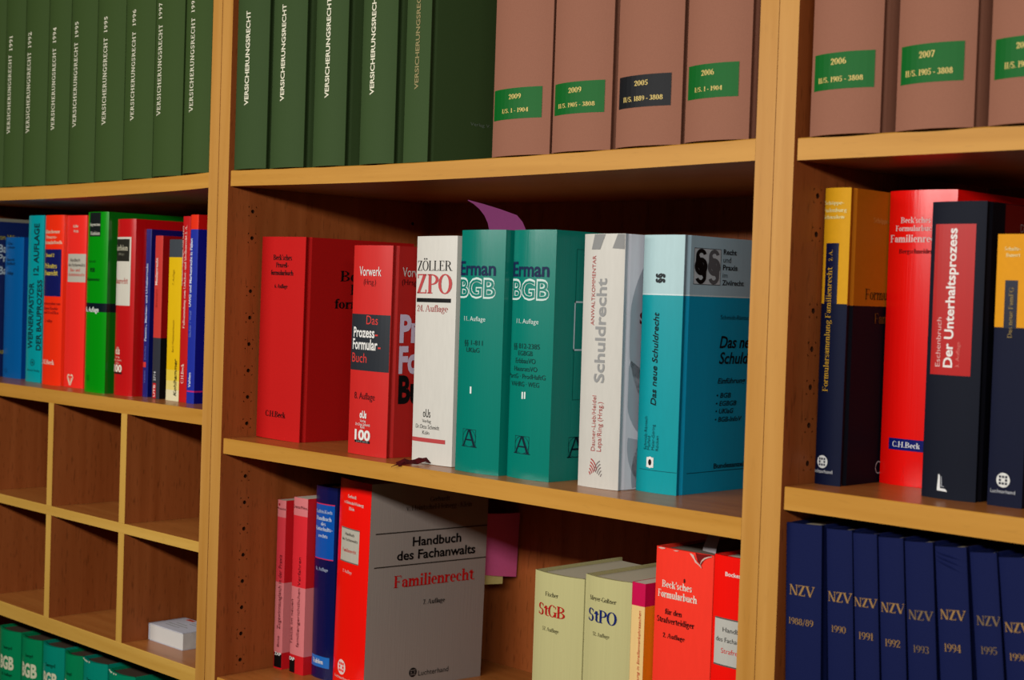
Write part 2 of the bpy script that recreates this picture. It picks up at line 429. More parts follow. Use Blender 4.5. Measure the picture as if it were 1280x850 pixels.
    def rect_uv(B, face, pts):
        L = [B.loc(face, q) for q in pts]
        return min(l[0] for l in L), max(l[0] for l in L), min(l[1] for l in L), max(l[1] for l in L)

    def patch(B, face, u0, u1, v0, v1, e, n=10):
        V = []; F = []
        for i in range(n+1):
            u = u0+(u1-u0)*i/n; V += [B.pt(face, u, v0, e), B.pt(face, u, v1, e)]
        for i in range(n): F.append((2*i, 2*i+2, 2*i+3, 2*i+1))
        return V, F

    def panel(B, face, pts, col, part, kind='gloss', e=.2, clip=True):
        """a printed or pasted field on the face: a part of its own; returns it"""
        u0, u1, v0, v1 = B.quad(face, pts)
        if clip and face == 'spine': u0, u1 = max(u0, .3), min(u1, B.w-.3)
        V, F = B.patch(face, u0, u1, v0, v1, e)
        o = obj(part, V, F, [mat(col, kind)], B.root)
        return o

    def quad(B, face, pts):
        L = [B.loc(face, q) for q in pts]      # TL TR BR BL
        if len(L) == 4:
            return (L[0][0]+L[3][0])/2, (L[1][0]+L[2][0])/2, (L[2][1]+L[3][1])/2, (L[0][1]+L[1][1])/2
        return L[0][0], L[1][0], L[1][1], L[0][1]

    def bar(B, face, pts, col, part, owner=None, e=.3):
        u0, u1, v0, v1 = B.quad(face, pts)
        V, F = B.patch(face, u0, u1, v0, v1, e)
        B.add(part, owner or (B.spine if face == 'spine' else B.cover), col, V, F)

    def frame(B, face, pts, t, col, part, e=.4):
        u0, u1, v0, v1 = B.quad(face, pts)
        for a in ((u0, u1, v0, v0+t), (u0, u1, v1-t, v1), (u0, u0+t, v0, v1), (u1-t, u1, v0, v1)):
            V, F = B.patch(face, *a, e); B.add(part, B.spine if face == 'spine' else B.cover, col, V, F)

    def ring(B, face, cu, cv, ru, rv, t, col, part, a0=0, a1=360, e=.4, n=28, solid=False):
        V = []; F = []
        for i in range(n+1):
            a = math.radians(a0+(a1-a0)*i/n)
            for k in (1.0, 0.0 if solid else 1-t/ru):
                V.append(B.pt(face, cu+ru*k*math.cos(a), cv+rv*k*math.sin(a), e))
        for i in range(n): F.append((2*i, 2*i+1, 2*i+3, 2*i+2))
        B.add(part, B.spine if face == 'spine' else B.cover, col, V, F)

    def grid_emblem(B, face, c, edge, col, bg):
        """round mark with a square window grid"""
        cu, cv = B.loc(face, c); eu, ev = B.loc(face, edge)
        r = math.hypot(eu-cu, ev-cv)
        B.ring(face, cu, cv, r, r, r, col, 'publisher_emblem', solid=True)
        s = r*.26
        for i in (-1, 0, 1):
            for j in (-1, 0, 1):
                if i == 0 and j == 0: continue
                V, F = B.patch(face, cu+i*s*1.75-s*.62, cu+i*s*1.75+s*.62, cv+j*s*1.75-s*.62, cv+j*s*1.75+s*.62, .6, 2)
                B.add('publisher_emblem', B.spine if face == 'spine' else B.cover, bg, V, F)

    def a_mark(B, face, tl, br, col):
        u0, u1, v0, v1 = B.quad(face, (tl, br))
        B.frame(face, (tl, br), .35, col, 'publisher_emblem')
        cu, cv, r = (u0+u1)/2, (v0+v1)/2, (u1-u0)/2
        B.ring(face, cu, cv, r, (v1-v0)/2, .4, col, 'publisher_emblem')
        own = B.spine if face == 'spine' else B.cover
        def st(x0, y0, x1, y1, t):
            P = [B.pt(face, u0+(u1-u0)*a, v0+(v1-v0)*b, .5) for a, b in ((x0, y0), (x0+t, y0), (x1+t, y1), (x1, y1))]
            B.add('publisher_emblem', own, col, P, [(0, 1, 2, 3)])
        st(.02, .02, .44, 1, .09); st(.86, .02, .44, 1, .15); st(.2, .36, .2, .44, .58)
        st(-.06, 0, -.06, .05, .28); st(.74, 0, .74, .05, .34)

    def done(B):
        for (part, _), (owner, V, F, MI, mats) in B.txt.items():
            obj(part, V, F, mats, owner, MI)
        return B.root
# ------------------------------------------------------------------ room
ZF, ZT, YB = -1262.0, 790.0, 330.0
o = MB().box(-2600, 3200, -2600, 900, ZF-120, ZF).build('floor', [mat((96, 92, 88), 'cloth')]); o['kind'] = 'structure'
o = MB().box(-2600, 3200, 341, 460, ZF, 1350).build('wall_back', [mat((176, 168, 152), 'paper')]); o['kind'] = 'structure'

# ------------------------------------------------------------------ bookcases
HOLE_Z = [272.4-32*k for k in range(-14, 44) if k != 2 and -1150 < 272.4-32*k < 740]
def side_panel(x0, x1, side, root, holes=True):
    """upright board with drilled shelf-pin holes (real recesses) in its inner face"""
    mb = MB()
    mb.poly([(x0, 0, ZF), (x1, 0, ZF), (x1, 0, ZT), (x0, 0, ZT)], 1)
    mb.poly([(x0, YB, ZF), (x0, YB, ZT), (x1, YB, ZT), (x1, YB, ZF)], 0)
    mb.poly([(x0, 0, ZT), (x1, 0, ZT), (x1, YB, ZT), (x0, YB, ZT)], 0)
    mb.poly([(x0, 0, ZF), (x0, YB, ZF), (x1, YB, ZF), (x1, 0, ZF)], 0)
    xi, xo = (x1, x0) if side > 0 else (x0, x1)
    mb.poly([(xo, 0, ZF), (xo, YB, ZF), (xo, YB, ZT), (xo, 0, ZT)], 0)
    def quad(y0, y1, z0, z1): mb.poly([(xi, y0, z0), (xi, y1, z0), (xi, y1, z1), (xi, y0, z1)], 0)
    if not holes: quad(0, YB, ZF, ZT)
    else:
        cols = [36.2, 292.0]; prev = 0
        for cy in cols:
            quad(prev, cy-6, ZF, ZT); prev = cy+6
            z = ZF
            for hz in sorted(HOLE_Z):
                quad(cy-6, cy+6, z, hz-6); z = hz+6
                sq = []; ci = []; n = 16; r = 2.4
                for i in range(n):
                    a = 2*math.pi*i/n+math.pi/n; ca, sa = math.cos(a), math.sin(a); m = 6/max(abs(ca), abs(sa))
                    sq.append((xi, cy+m*ca, hz+m*sa)); ci.append((xi, cy+r*ca, hz+r*sa))
                de = [(xi-side*9, b, c) for _, b, c in ci]
                for i in range(n):
                    j = (i+1) % n
                    if i % 4 == 3:       # corner of the square cell
                        a = 2*math.pi*(i+.5)/n+math.pi/n
                        k = (xi, cy+6*(1 if math.cos(a) > 0 else -1), hz+6*(1 if math.sin(a) > 0 else -1))
                        mb.poly([sq[i], k, sq[j], ci[j], ci[i]], 0)
                    else: mb.poly([sq[i], sq[j], ci[j], ci[i]], 0)
                    mb.poly([ci[i], ci[j], de[j], de[i]], 2)
                mb.poly(de, 2)
            quad(cy-6, cy+6, z, ZT)
        quad(prev, YB, ZF, ZT)
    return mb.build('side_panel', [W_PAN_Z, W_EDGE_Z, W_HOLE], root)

def shelf(x0, x1, z0, z1, root, y0=2.2, sag=0.0, p=1.0, y1=YB, name='shelf', lip=None):
    n = 16 if sag else 1; mb = MB()
    for i in range(n+1):
        t = i/n; x = x0+(x1-x0)*t; dz = -sag*math.sin(math.pi*t)**p if sag else 0
        mb.v += [(x, y0, z0+dz), (x, y0, z1-.8+dz), (x, y0+.8, z1+dz), (x, y1, z1+dz), (x, y1, z0+dz)]
    for i in range(n):
        k = 5*i
        for a, m in ((0, 1), (1, 1), (2, 0), (3, 0), (4, 0)):
            b = (a+1) % 5
            mb.f.append((k+a, k+5+a, k+5+b, k+b)); mb.m.append(m)
    mb.f += [(0, 1, 2, 3, 4), tuple(5*n+i for i in (4, 3, 2, 1, 0))]; mb.m += [0, 0]
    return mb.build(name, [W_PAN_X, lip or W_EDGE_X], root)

def bookcase(label, xa, xb, xc, xd, shelves, holes=True):
    r = tag(empty('bookcase', ((xa+xd)/2, 0, ZF)), label, 'bookcase')
    inv = Vector(r.location)
    parts = [side_panel(xa, xb, 1, r, holes), side_panel(xc, xd, -1, r, holes)]
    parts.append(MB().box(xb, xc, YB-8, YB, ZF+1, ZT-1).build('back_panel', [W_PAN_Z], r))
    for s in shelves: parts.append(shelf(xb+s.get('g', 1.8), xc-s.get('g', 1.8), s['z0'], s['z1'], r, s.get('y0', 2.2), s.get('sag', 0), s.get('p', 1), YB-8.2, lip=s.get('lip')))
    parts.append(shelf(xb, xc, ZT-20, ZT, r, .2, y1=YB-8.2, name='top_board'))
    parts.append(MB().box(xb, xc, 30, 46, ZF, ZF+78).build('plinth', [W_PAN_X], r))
    parts.append(shelf(xb, xc, ZF+80, ZF+100, r, .2, y1=YB-8.2, name='bottom_board'))
    return r, parts, inv
def settle(parts, inv):
    for p in parts: p.location = -inv

SH = lambda zt, th=19.0, **k: dict(z1=zt, z0=zt-th, **k)
XL0 = -829.0
rL, pL, iL = bookcase('bookcase at the left with six empty pigeonholes between its shelves', XL0, XL0+20.3, -41.47, -21.9,
    [SH(318.3, 18.5, sag=4.8, p=.7, y0=.3, g=.05), SH(30.8, 18.5, y0=.3, g=.05), SH(-285.8, 20, y0=.3, g=.05, lip=W_EDGE_XL), SH(-574, y0=.3, g=.05), SH(-870, y0=.3, g=.05)], holes=False)
XI0, XI1 = XL0+20.35, -41.52
pL.append(shelf(XI0, XI1, -143.2, -130.5, rL, .5, y1=YB-8.2, lip=W_EDGE_XL))
for x0 in (-420.25, -228.45, -612.0):
    for z0, z1 in ((-285.7, -143.3), (-130.4, 12.2)):
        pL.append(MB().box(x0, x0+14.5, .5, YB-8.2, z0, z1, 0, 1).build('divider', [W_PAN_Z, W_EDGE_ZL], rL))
settle(pL, iL)
rC, pC, iC = bookcase('bookcase in the middle, standing between the two double uprights', -20.8, 0, 766.8, 785.5,
    [SH(319.2, 18.6, sag=3.6), SH(0, 18.4), SH(-287.7), SH(-590), SH(-880)])
settle(pC, iC)
rR, pR, iR = bookcase('bookcase at the right edge, holding brown volumes above blue volumes', 786.1, 805.5, 1572.3, 1592,
    [SH(317.4, 18.3), SH(31.3), SH(-298), SH(-590), SH(-880)])
settle(pR, iR)

# ------------------------------------------------------------------ palette
CREAM = (226, 222, 196); WHITE = (232, 230, 224); BLACK = (16, 15, 16); GOLD = (156, 120, 70); NAVY = (16, 34, 84)
GREEN_A = (58, 78, 36); GREEN_B = (56, 76, 40); TAN = (146, 97, 77); LBL_G = (0, 94, 28)

def sagL(x): t = min(max((x-XI0)/(XI1-XI0), 0), 1); return 318.3-4.8*math.sin(math.pi*t)**.7
def sagC(x): t = min(max(x/766.8, 0), 1); return 319.2-3.6*math.sin(math.pi*t)

# ------------------------------------------------------------------ left, top shelf: green year volumes
gl = 'green year volumes, left top shelf'
rows = [(-636, -578.6, None, None, None, None, None, 'dark green volume cut off by the left edge of the photo, top shelf'),
 (-577.4, -519.2, (12.2, 167.3), (15.3, 68.8), 8.6, '1991', ((15.9, 62.7), (16.1, 45)), None),
 (-517.6, -452.2, (36.4, 166.1), (39.2, 65.2), 32.4, '1992', ((39.5, 59), (39.8, 39.8)), None),
 (-450.7, -389.8, (67.9, 162.7), (70.4, 60.3), 63.9, '1994', ((70.4, 52.9), (70.7, 34.3)), None),
 (-388.3, -319.6, (95.1, 159), (97.6, 52.9), 90.9, '1995', ((98.2, 45.9), (98.5, 26.9)), 'green volume stamped 1995, the nearer to the volume stamped 1994'),
 (-318.2, -247.6, (132.2, 156), (134.6, 47.4), 127.6, '1995', ((134.6, 39.8), (134.9, 20.5)), 'green volume stamped 1995, next to the volume stamped 1996'),
 (-246.2, -176, (167.6, 150.5), (169.8, 39.8), 163.4, '1996', ((170.1, 31.5), (170.4, 11.6)), None),
 (-174.7, -109.1, (201, 144.4), (203.1, 30.6), 196.4, '1997', ((203.1, 22.9), (203.1, 3.1)), None),
 (-105.3, -48.4, (241.7, 139.8), (243.8, 22.3), 237.1, '1998', ((243.8, 14.7), (244, -5)), 'green volume beside the left double upright, last of the left top row')]
for x0, x1, p0, p1, cl, yr, yp, lab in rows:
    lab = lab or 'green cloth volume with slab lettering and %s on its spine' % yr
    b = Book('bound_volume', lab, x0, 4.0, max(sagL(x0), sagL(x1))+.4, x1-x0, 225, 312, 8.0, 2.2, GREEN_A, 'cloth', 1.2, group=gl, pages=(190, 178, 150))
    if p0:
        b.text('spine', 'VERSICHERUNGSRECHT', p0, p1, (cl, p0[1]), 'slab', CREAM, 'title_lettering', rot=True)
        b.text('spine', yr, yp[0], yp[1], (yp[0][0]-4.0, yp[0][1]), 'slab', CREAM, 'year_lettering', rot=True)
    b.done()

# ------------------------------------------------------------------ centre, top shelf
gc = 'green volumes, centre top shelf'
for x0, x1, p0, p1, cl, c, lab in [
 (5.5, 69, (309.6, 131.6), (314.5, 12.9), 305, CREAM, 'green volume beside the left double upright, first of the centre top row'),
 (77.5, 140.3, (354.2, 126.4), (359.4, 4.6), 349.7, CREAM, 'green volume on the centre top shelf, second from the left upright'),
 (157.3, 214.2, (409.3, 122.4), (416.4, -3.5), 404.7, CREAM, 'green volume in the middle of the five on the centre top shelf'),
 (239.8, 296.9, (466.5, 118.4), (472.4, -11), 461.7, CREAM, 'green volume just left of the one whose dark front cover shows'),
 (311.9, 350, (522.2, 111.7), (528, -21), 517.6, (140, 128, 84), 'green volume with faded title and its whole dark front cover showing')]:
    b = Book('bound_volume', lab, x0, 4.0, max(sagC(x0), sagC(x1))+.15, x1-x0, 225, 312, 8.0 if x0 < 300 else 3.0, 2.2, GREEN_B, 'cloth', 1.6, group=gc, pages=(190, 178, 150))
    b.text('spine', 'VERSICHERUNGSRECHT', p0, p1, (cl, p0[1]), 'sansb', c, 'title_lettering', rot=True)
    if x0 == 311.9:
        b.text('cover', 'Verlag V.', (587.7, 157.5), (612.6, 159.2), (587.7, 153.7), 'sans', (120, 136, 120), 'publisher_lettering')
    b.done()

gb = 'brown volumes with coloured labels'
def brown(x0, x1, y, z, q, lc, t1, t2, lab):
    b = Book('bound_volume', lab, x0, y, z, x1-x0, 235, 305, 8.5, 2.2, TAN, 'cloth', 1.6, group=gb, pages=(190, 178, 150))
    p = b.panel('spine', q, lc, 'spine_label', 'ink', .35); p['label'] = ('black' if lc[1] < 60 else 'green')+' spine label with gold figures'
    for s, a, c, h in (t1, t2):
        b.text('spine', s, a, c, h, 'serifb', (216, 190, 112), 'label_lettering', owner=p, e=.6)
    b.done()
zc = lambda a, c: max(sagC(a), sagC(c))+.15
brown(444.8, 523, 5, zc(445, 523), [(618.4, 114.2), (677.8, 107.7), (677.7, 146.6), (618.3, 152)], LBL_G, ('2009', (636.3, 123.9), (651.3, 123.1), (636.3, 117.7)), ('I/S. 1 - 1904', (628.1, 141.6), (660.6, 139.7), (628.1, 136.4)), 'brown volume with green label 2009 and pages 1 - 1904')
brown(526.2, 600, 5, zc(526, 600), [(694.2, 106.1), (756.3, 99.8), (755.9, 140.5), (693.8, 144.7)], LBL_G, ('2009', (710.9, 116.1), (726.9, 115.3), (710.9, 109.5)), ('II/S. 1905 - 3808', (698.4, 135.3), (743.8, 132.5), (698.4, 130)), 'brown volume with green label 2009 and pages 1905 - 3808')
brown(606.4, 682, 5, zc(606, 682), [(775, 97.3), (839.8, 91.3), (838.6, 131.9), (774.2, 136.9)], (16, 18, 22), ('2005', (793.3, 107.3), (810, 106.4), (793.3, 100.9)), ('II/S. 1889 - 3808', (779.7, 128), (828.8, 124.5), (779.7, 122)), 'brown volume with a black label marked 2005')
brown(686.5, 755.5, 5, zc(686, 755.5), [(861.3, 84.5), (924.5, 76.1), (923, 119.7), (860.2, 126.4)], LBL_G, ('2006', (877.2, 94.7), (892.8, 93.3), (877.2, 87.7)), ('I/S. 1 - 1904', (868.8, 115.5), (903, 112.3), (868.8, 110)), 'brown volume with green label 2006, left of the wide double upright')
zr = 317.5
brown(818.8, 883.8, 2, zr, [(1020.1, 68.9), (1095.2, 63.3), (1092.3, 109.9), (1017.5, 114.2)], LBL_G, ('2006', (1038.9, 80.8), (1058, 79.7), (1038.9, 73.1)), ('II/S. 1905 - 3808', (1023.6, 103.9), (1079.2, 101.1), (1023.6, 97.4)), 'brown volume with green label 2006, right of the wide double upright')
brown(897.7, 963.8, 2, zr, [(1128, 58.4), (1206.7, 51.9), (1204.5, 101.1), (1125.8, 106.6)], LBL_G, ('2007', (1149.2, 72.7), (1168.9, 71.1), (1149.2, 64.5)), ('II/S. 1905 - 3808', (1132.3, 96.1), (1191.4, 92.3), (1132.3, 88.6)), 'brown volume with green label 2007')
brown(975.6, 1041, 2, zr, [(1245, 48.6), (1325, 42), (1321, 94.5), (1243.3, 98.9)], LBL_G, ('2008', (1270.8, 60.6), (1290.5, 59), (1270.8, 53)), ('II/S. 1905 - 3808', (1256, 85.8), (1315, 82), (1256, 78)), 'brown volume with green label cut off by the right edge of the photo')

# ------------------------------------------------------------------ centre, middle shelf
RED1 = (196, 22, 20); TEAL = (0, 124, 108)
b = Book('hardback_book', 'thick red cloth book with black lettering at the left end of the centre shelf', 2, 49, .1, 86, 168, 242, 3.0, 3, RED1, 'cloth', 1.8, lean=.5)
for s, a, c, h in (("Beck'sches", (342, 325), (365, 325.5), (342, 318.2)), ('Prozeß-', (345.3, 334.1), (361, 334.6), (345.3, 327.8)), ('formularbuch', (338.9, 343.6), (366.8, 344.4), (338.9, 337.4))):
    b.text('spine', s, a, c, h, 'serifb', (40, 8, 10), 'title_lettering')
b.text('spine', '6. Auflage', (343.5, 360), (359.5, 360.4), (343.5, 355), 'serifb', (40, 8, 10), 'edition_lettering')
b.text('spine', 'C.H.Beck', (332, 519.4), (356.7, 523), (332, 512.2), 'serifb', (24, 6, 8), 'publisher_lettering')
for s, a, c, h in (("Beck'sches", (425.2, 353.4), (505, 353), (425.2, 340.2)), ('Prozeß-', (437.7, 369.4), (492, 369.4), (437.7, 356.5)), ('formularbuch', (417.5, 386.2), (512, 387), (417.5, 374.2))):
    b.text('cover', s, a, c, h, 'serifb', BLACK, 'title_lettering')
b.done()

RED2 = (206, 40, 36)
b = Book('hardback_book', 'red book with a dark grey field across its spine and 100 at the foot', 201, 31.5, .1, 66, 165, 231, 3.0, 3, RED2, 'satin', 1.8, lean=.3)
p = b.panel('spine', [(440.3, 391.7), (488.4, 394.6), (486.7, 464.7), (438.3, 462.8)], (40, 44, 50), 'title_panel', 'satin')
b.text('spine', 'Vorwerk', (449.8, 344.5), (476.8, 345.3), (449.8, 332.8), 'sans', WHITE, 'author_lettering')
b.text('spine', '(Hrsg.)', (454.9, 355.6), (469.9, 356.1), (454.9, 348.5), 'sansl', (72, 16, 20), 'author_lettering')
RP = (214, 62, 56)
b.text('spine', 'Das', (458.3, 405.1), (472.6, 406.3), (458.3, 394.2), 'sans', RP, 'title_lettering', p)
b.text('spine', 'Prozess', (442.4, 420.2), (468.3, 422.6), (442.4, 408.2), 'sansb', WHITE, 'title_lettering', p)
b.text('spine', '-', (469, 422), (472.4, 423), (469, 412), 'sansb', RP, 'title_lettering', p)
b.text('spine', 'Formular', (441.3, 435.3), (471.9, 438.4), (441.3, 422.7), 'sansb', WHITE, 'title_lettering', p)
b.text('spine', '-', (472.6, 438.2), (476, 439), (472.6, 428), 'sansb', RP, 'title_lettering', p)
b.text('spine', 'Buch', (440.6, 451.5), (458.3, 454), (440.6, 440), 'sans', RP, 'title_lettering', p)
b.text('spine', '8. Auflage', (443.3, 497.9), (468.5, 500.5), (443.3, 489.6), 'sans', (70, 18, 22), 'edition_lettering')
b.text('spine', 'oUs', (449.8, 522.1), (458.2, 522.7), (449.8, 513.6), 'sansx', WHITE, 'publisher_lettering')
b.text('spine', 'Verlag', (450.2, 527.1), (457.3, 528.4), (450.2, 523.8), 'sans', WHITE, 'publisher_lettering')
b.text('spine', 'Dr.Otto Schmidt', (444.8, 531.5), (462.7, 532.9), (444.8, 528.3), 'sans', WHITE, 'publisher_lettering')
b.text('spine', 'Köln', (450.7, 535.2), (455.9, 535.8), (450.7, 532), 'sans', WHITE, 'publisher_lettering')
b.text('spine', '100', (443.5, 549.1), (462.7, 550.4), (443.5, 537.4), 'sansx', WHITE, 'anniversary_mark')
b.bar('spine', [(443.5, 549.8), (462.4, 551), (462.2, 554.2), (443.5, 553)], (24, 24, 26), 'anniversary_mark')
b.text('spine', 'JAHRE', (445.5, 552.6), (460.5, 553.6), (445.5, 550.6), 'sans', (150, 144, 140), 'anniversary_mark', e=.6)
b.text('cover', 'Vorwerk', (503, 346.2), (537, 346.6), (503, 334.5), 'sans', WHITE, 'author_lettering')
b.text('cover', '(Hrsg.)', (502.2, 356.1), (524.5, 356.6), (502.2, 349.3), 'sans', (60, 12, 16), 'author_lettering')
b.text('cover', 'Prozess', (499, 427), (583, 427), (499, 395), 'sansx', (232, 216, 240), 'title_lettering')
b.text('cover', 'Formular', (497.8, 464.7), (590, 465), (497.8, 433.6), 'sansx', (232, 216, 240), 'title_lettering')
b.text('cover', 'Buch', (497.1, 502.4), (549, 502.4), (497.1, 470.3), 'sansx', BLACK, 'title_lettering')
b.done()

b = Book('hardback_book', 'white book with black and red lettering and a ribbon at its foot', 303, 37, .1, 63, 165, 241, 2.2, 3, (214, 210, 200), 'satin', 0, lean=-.4)
b.text('spine', 'ZÖLLER', (522.5, 337.9), (565.8, 339), (522.5, 325.5), 'serif', BLACK, 'author_lettering')
b.text('spine', 'ZPO', (521.6, 366.2), (565.2, 367.9), (521.6, 342.2), 'serifb', (190, 72, 72), 'title_lettering')
b.bar('spine', [(521.2, 372.2), (563.9, 373.6), (563.8, 379), (521.2, 377)], BLACK, 'title_lettering')
b.text('spine', '24. Auflage', (521.9, 388.5), (560, 390.9), (521.9, 380.4), 'serif', (178, 84, 80), 'edition_lettering')
b.text('spine', 'oUs', (529, 520.9), (538, 522.2), (529, 510.6), 'sans', (50, 48, 46), 'publisher_lettering')
b.text('spine', 'Verlag', (528, 527.5), (538.8, 529.2), (528, 523.3), 'sansl', (60, 58, 56), 'publisher_lettering')
b.text('spine', 'Dr.Otto Schmidt', (520, 534.8), (549.1, 537.4), (520, 529.6), 'sansl', (60, 58, 56), 'publisher_lettering')
b.text('spine', 'Köln', (528.1, 542.3), (536.6, 543.8), (528.1, 537.6), 'sansl', (60, 58, 56), 'publisher_lettering')
b.bar('spine', [(515.6, 545.1), (556.6, 550.4), (556.4, 556), (515.4, 549.8)], (186, 70, 70), 'publisher_lettering')
# ribbon marker lying out over the shelf edge
def ribbon(parent, pts, wd, col, name, up_=0.0):
    V = []; F = []
    for i, (x, y, z) in enumerate(pts):
        a = Vector(pts[max(i-1, 0)]); c = Vector(pts[min(i+1, len(pts)-1)]); t = (c-a).normalized()
        n = Vector((-t.y, t.x, 0)).normalized()*(wd/2); up = up_*(.75+.25*math.sin(2.3*i))
        for k, dz in ((1, 0), (-1, up)): V.append((x+n.x*k, y+n.y*k, z+dz))
        for k, dz in ((-1, up+.6), (1, .6)): V.append((x+n.x*k, y+n.y*k, z+dz))
    for i in range(len(pts)-1):
        k = 4*i
        for a in range(4): F.append((k+a, k+(a+1) % 4, k+4+(a+1) % 4, k+4+a))
    F += [(0, 1, 2, 3), tuple(4*(len(pts)-1)+i for i in (3, 2, 1, 0))]
    return obj(name, V, F, [mat(col, 'cloth')], parent)
bl = b
r_ = ribbon(b.root, [(30, 3, .5), (29.5, -3, 1.6), (28, -8, 3.2), (26.5, -12, 1.8), (25, -16, .4), (24, -22, 1.2), (22.5, -28, 1.0), (21, -33, .3), (20, -37.5, -1.2)], 7, (78, 10, 16), 'ribbon_bookmark', 5.0)
r_['label'] = 'frayed dark red ribbon marker'
for k in range(5):
    ribbon(b.root, [(21+k*.9, -35+k*.8, .4+k*.7), (17.5+k*1.1, -40+k*1.4, -.8+k*.5), (15.5+k*1.0, -42+k*1.2, -2.4+k*.9)], 1.1, (70, 10, 14), 'ribbon_thread')
b.done()

def erman(x0, w_, y, lab, e1, e2, e3, lines, num, am, tx=0):
    b = Book('hardback_book', lab, x0, y, .1, w_, 170, 246.5, 4.2, 2.0, TEAL, 'gloss', 0, group='pair of teal jacketed books')
    b.text('spine', 'Erman', *e1, 'sansb', (12, 34, 72), 'author_lettering')
    b.text('spine', 'BGB', *e2, 'sansx', (206, 226, 218), 'title_lettering', e=.3)
    a, c, h = e2
    V0 = .8
    b.text('spine', 'BGB', (a[0]+.55, a[1]-1.0), (c[0]-.55, c[1]-1.0), (h[0]+.55, h[1]+1.2), 'sans', TEAL, 'title_lettering', e=.6, kind='gloss')
    b.text('spine', '11. Auflage', *e3, 'sans', (206, 226, 218), 'edition_lettering')
    for s, a, c, h in lines: b.text('spine', s, a, c, h, 'sans', (8, 52, 50), 'contents_lettering')
    for p0, p1, h in num: b.bar('spine', [(p0, h), (p1, h), (p1-.2, h+8.7), (p0-.2, h+8.7)], (226, 236, 230), 'volume_number')
    b.a_mark('spine', *am, (8, 30, 44))
    return b
b = erman(382, 64, 27, 'teal jacketed book marked I, on the left of a matching pair', ((575.9, 343.9), (620, 344.1), (575.9, 327.2)), ((575.4, 371.3), (619.6, 372.2), (575.4, 348.2)), ((580.6, 400.3), (606.9, 402.2), (580.6, 394.7)),
  [('§§ 1-811', (581, 430.7), (603.4, 432), (581, 424.7)), ('UKlaG', (583.2, 439.7), (599.3, 441), (583.2, 434))], [(587.6, 589.6, 483.2)], ((579.1, 535.3), (594.3, 559.7)))
b.done()
b = erman(450, 58, 35, 'teal jacketed book marked II, on the right of a matching pair', ((641.9, 345.6), (687, 345.6), (641.9, 328.1)), ((641, 373.7), (686.6, 374.6), (641, 350)), ((646.3, 403.7), (673.4, 405.4), (646.3, 398)),
  [('§§ 812-2385', (642.7, 435.2), (674.9, 436.5), (642.7, 429)), ('EGBGB', (648, 444.1), (665.9, 445), (648, 438.3)), ('ErbbauVO', (644.9, 453.5), (669.5, 454.9), (644.9, 447.3)), ('HausratsVO', (643.1, 463.4), (671.7, 464.7), (643.1, 457.5)), ('PartG · ProdHaftG', (636.9, 472.3), (682, 474.5), (636.9, 466.5)), ('VAHRG · WEG', (639.6, 482.6), (674, 483.5), (639.6, 476.8))],
  [(652.3, 654, 489.9), (655.3, 657, 489.9)], ((644.4, 543.8), (660.9, 568.5)))
b.frame('cover', [(717.5, 376.5), (775, 378), (775, 440), (716.4, 437)], 1.7, (200, 222, 224), 'cover_frame')
b.frame('cover', [(720, 312), (775, 314), (775, 500), (716, 498)], .5, (0, 84, 74), 'cover_frame', .3)
b.a_mark('cover', (710.4, 546.6), (728.5, 571), (8, 30, 44))
b.done()

PW = (206, 202, 192)
b = Book('hardback_book', 'white book with grey upright lettering between the teal and the turquoise book', 537.5, 45, .1, 51.5, 165, 242.5, 3.2, 3, PW, 'satin', 1.6, lean=-.3, side=(224, 228, 238))
for q in ([(744.1, 291.8), (757.4, 290.9), (750.3, 311.9), (740, 311.9)], [(772.8, 290.9), (782.0, 291), (780.9, 311.5), (765.9, 310.3)]):
    L = [b.loc('spine', p) for p in q]; L = [(min(u, 51), min(v, 242.3)) for u, v in L]
    V = []; F = []
    for i in range(9):
        t = i/8
        for (ua, va), (ub, vb) in ((L[3], L[2]), (L[0], L[1])): V.append(b.pt('spine', ua+(ub-ua)*t, va+(vb-va)*t, .35))
    for i in range(8): F.append((2*i, 2*i+2, 2*i+3, 2*i+1))
    b.add('spine_stripes', b.spine, (140, 140, 138), V, F)
b.text('spine', 'ANWALTKOMMENTAR', (743, 406.6), (745.3, 319.4), (738.9, 406.6), 'sans', (176, 74, 70), 'series_lettering', rot=True)
b.text('spine', 'Schuldrecht', (755.0, 479), (758.3, 348), (743.2, 479), 'sansb', (150, 150, 148), 'title_lettering', rot=True)
b.text('spine', 'Dauner-Lieb/Heidel', (744.1, 563.9), (744.9, 494.6), (739.4, 563.9), 'sans', (176, 74, 70), 'author_lettering', rot=True)
b.text('spine', 'Lepa/Ring (Hrsg.)', (751.9, 564.8), (752.5, 502.7), (746.4, 564.8), 'sans', (176, 74, 70), 'author_lettering', rot=True)
cu, cv = b.loc('spine', (743, 597))
for k in range(5):
    b.ring('spine', cu-9+1, cv+1+k*.2, 3+k*2.2, 5+k*3.0, .9, (180, 60, 60), 'publisher_emblem', 20, 75)
    b.ring('spine', cu+10, cv+k*.2, 3+k*2.2, 5+k*3.0, .7, (130, 120, 118), 'publisher_emblem', 108, 160)
for cy_, cz_, r, t, a0, a1, col in ((118, 150, 110, 26, 100, 215, (192, 200, 212)), (60, 96, 54, 30, 150, 330, (198, 206, 218)), (55, 42, 44, 22, 170, 320, (206, 212, 224)), (64, 14, 46, 22, 140, 200, (194, 200, 212))):
    n = 26; V = []; F = []
    for i in range(n+1):
        a = math.radians(a0+(a1-a0)*i/n)
        for rr in (r, r-t): V.append(b.pt('cover', min(max(cy_+rr*math.cos(a), 10), 160), min(max(cz_+rr*math.sin(a), 1), 241), .3))
    for i in range(n): F.append((2*i, 2*i+1, 2*i+3, 2*i+2))
    b.add('cover_swirls', b.cover, col, V, F, 'satin')
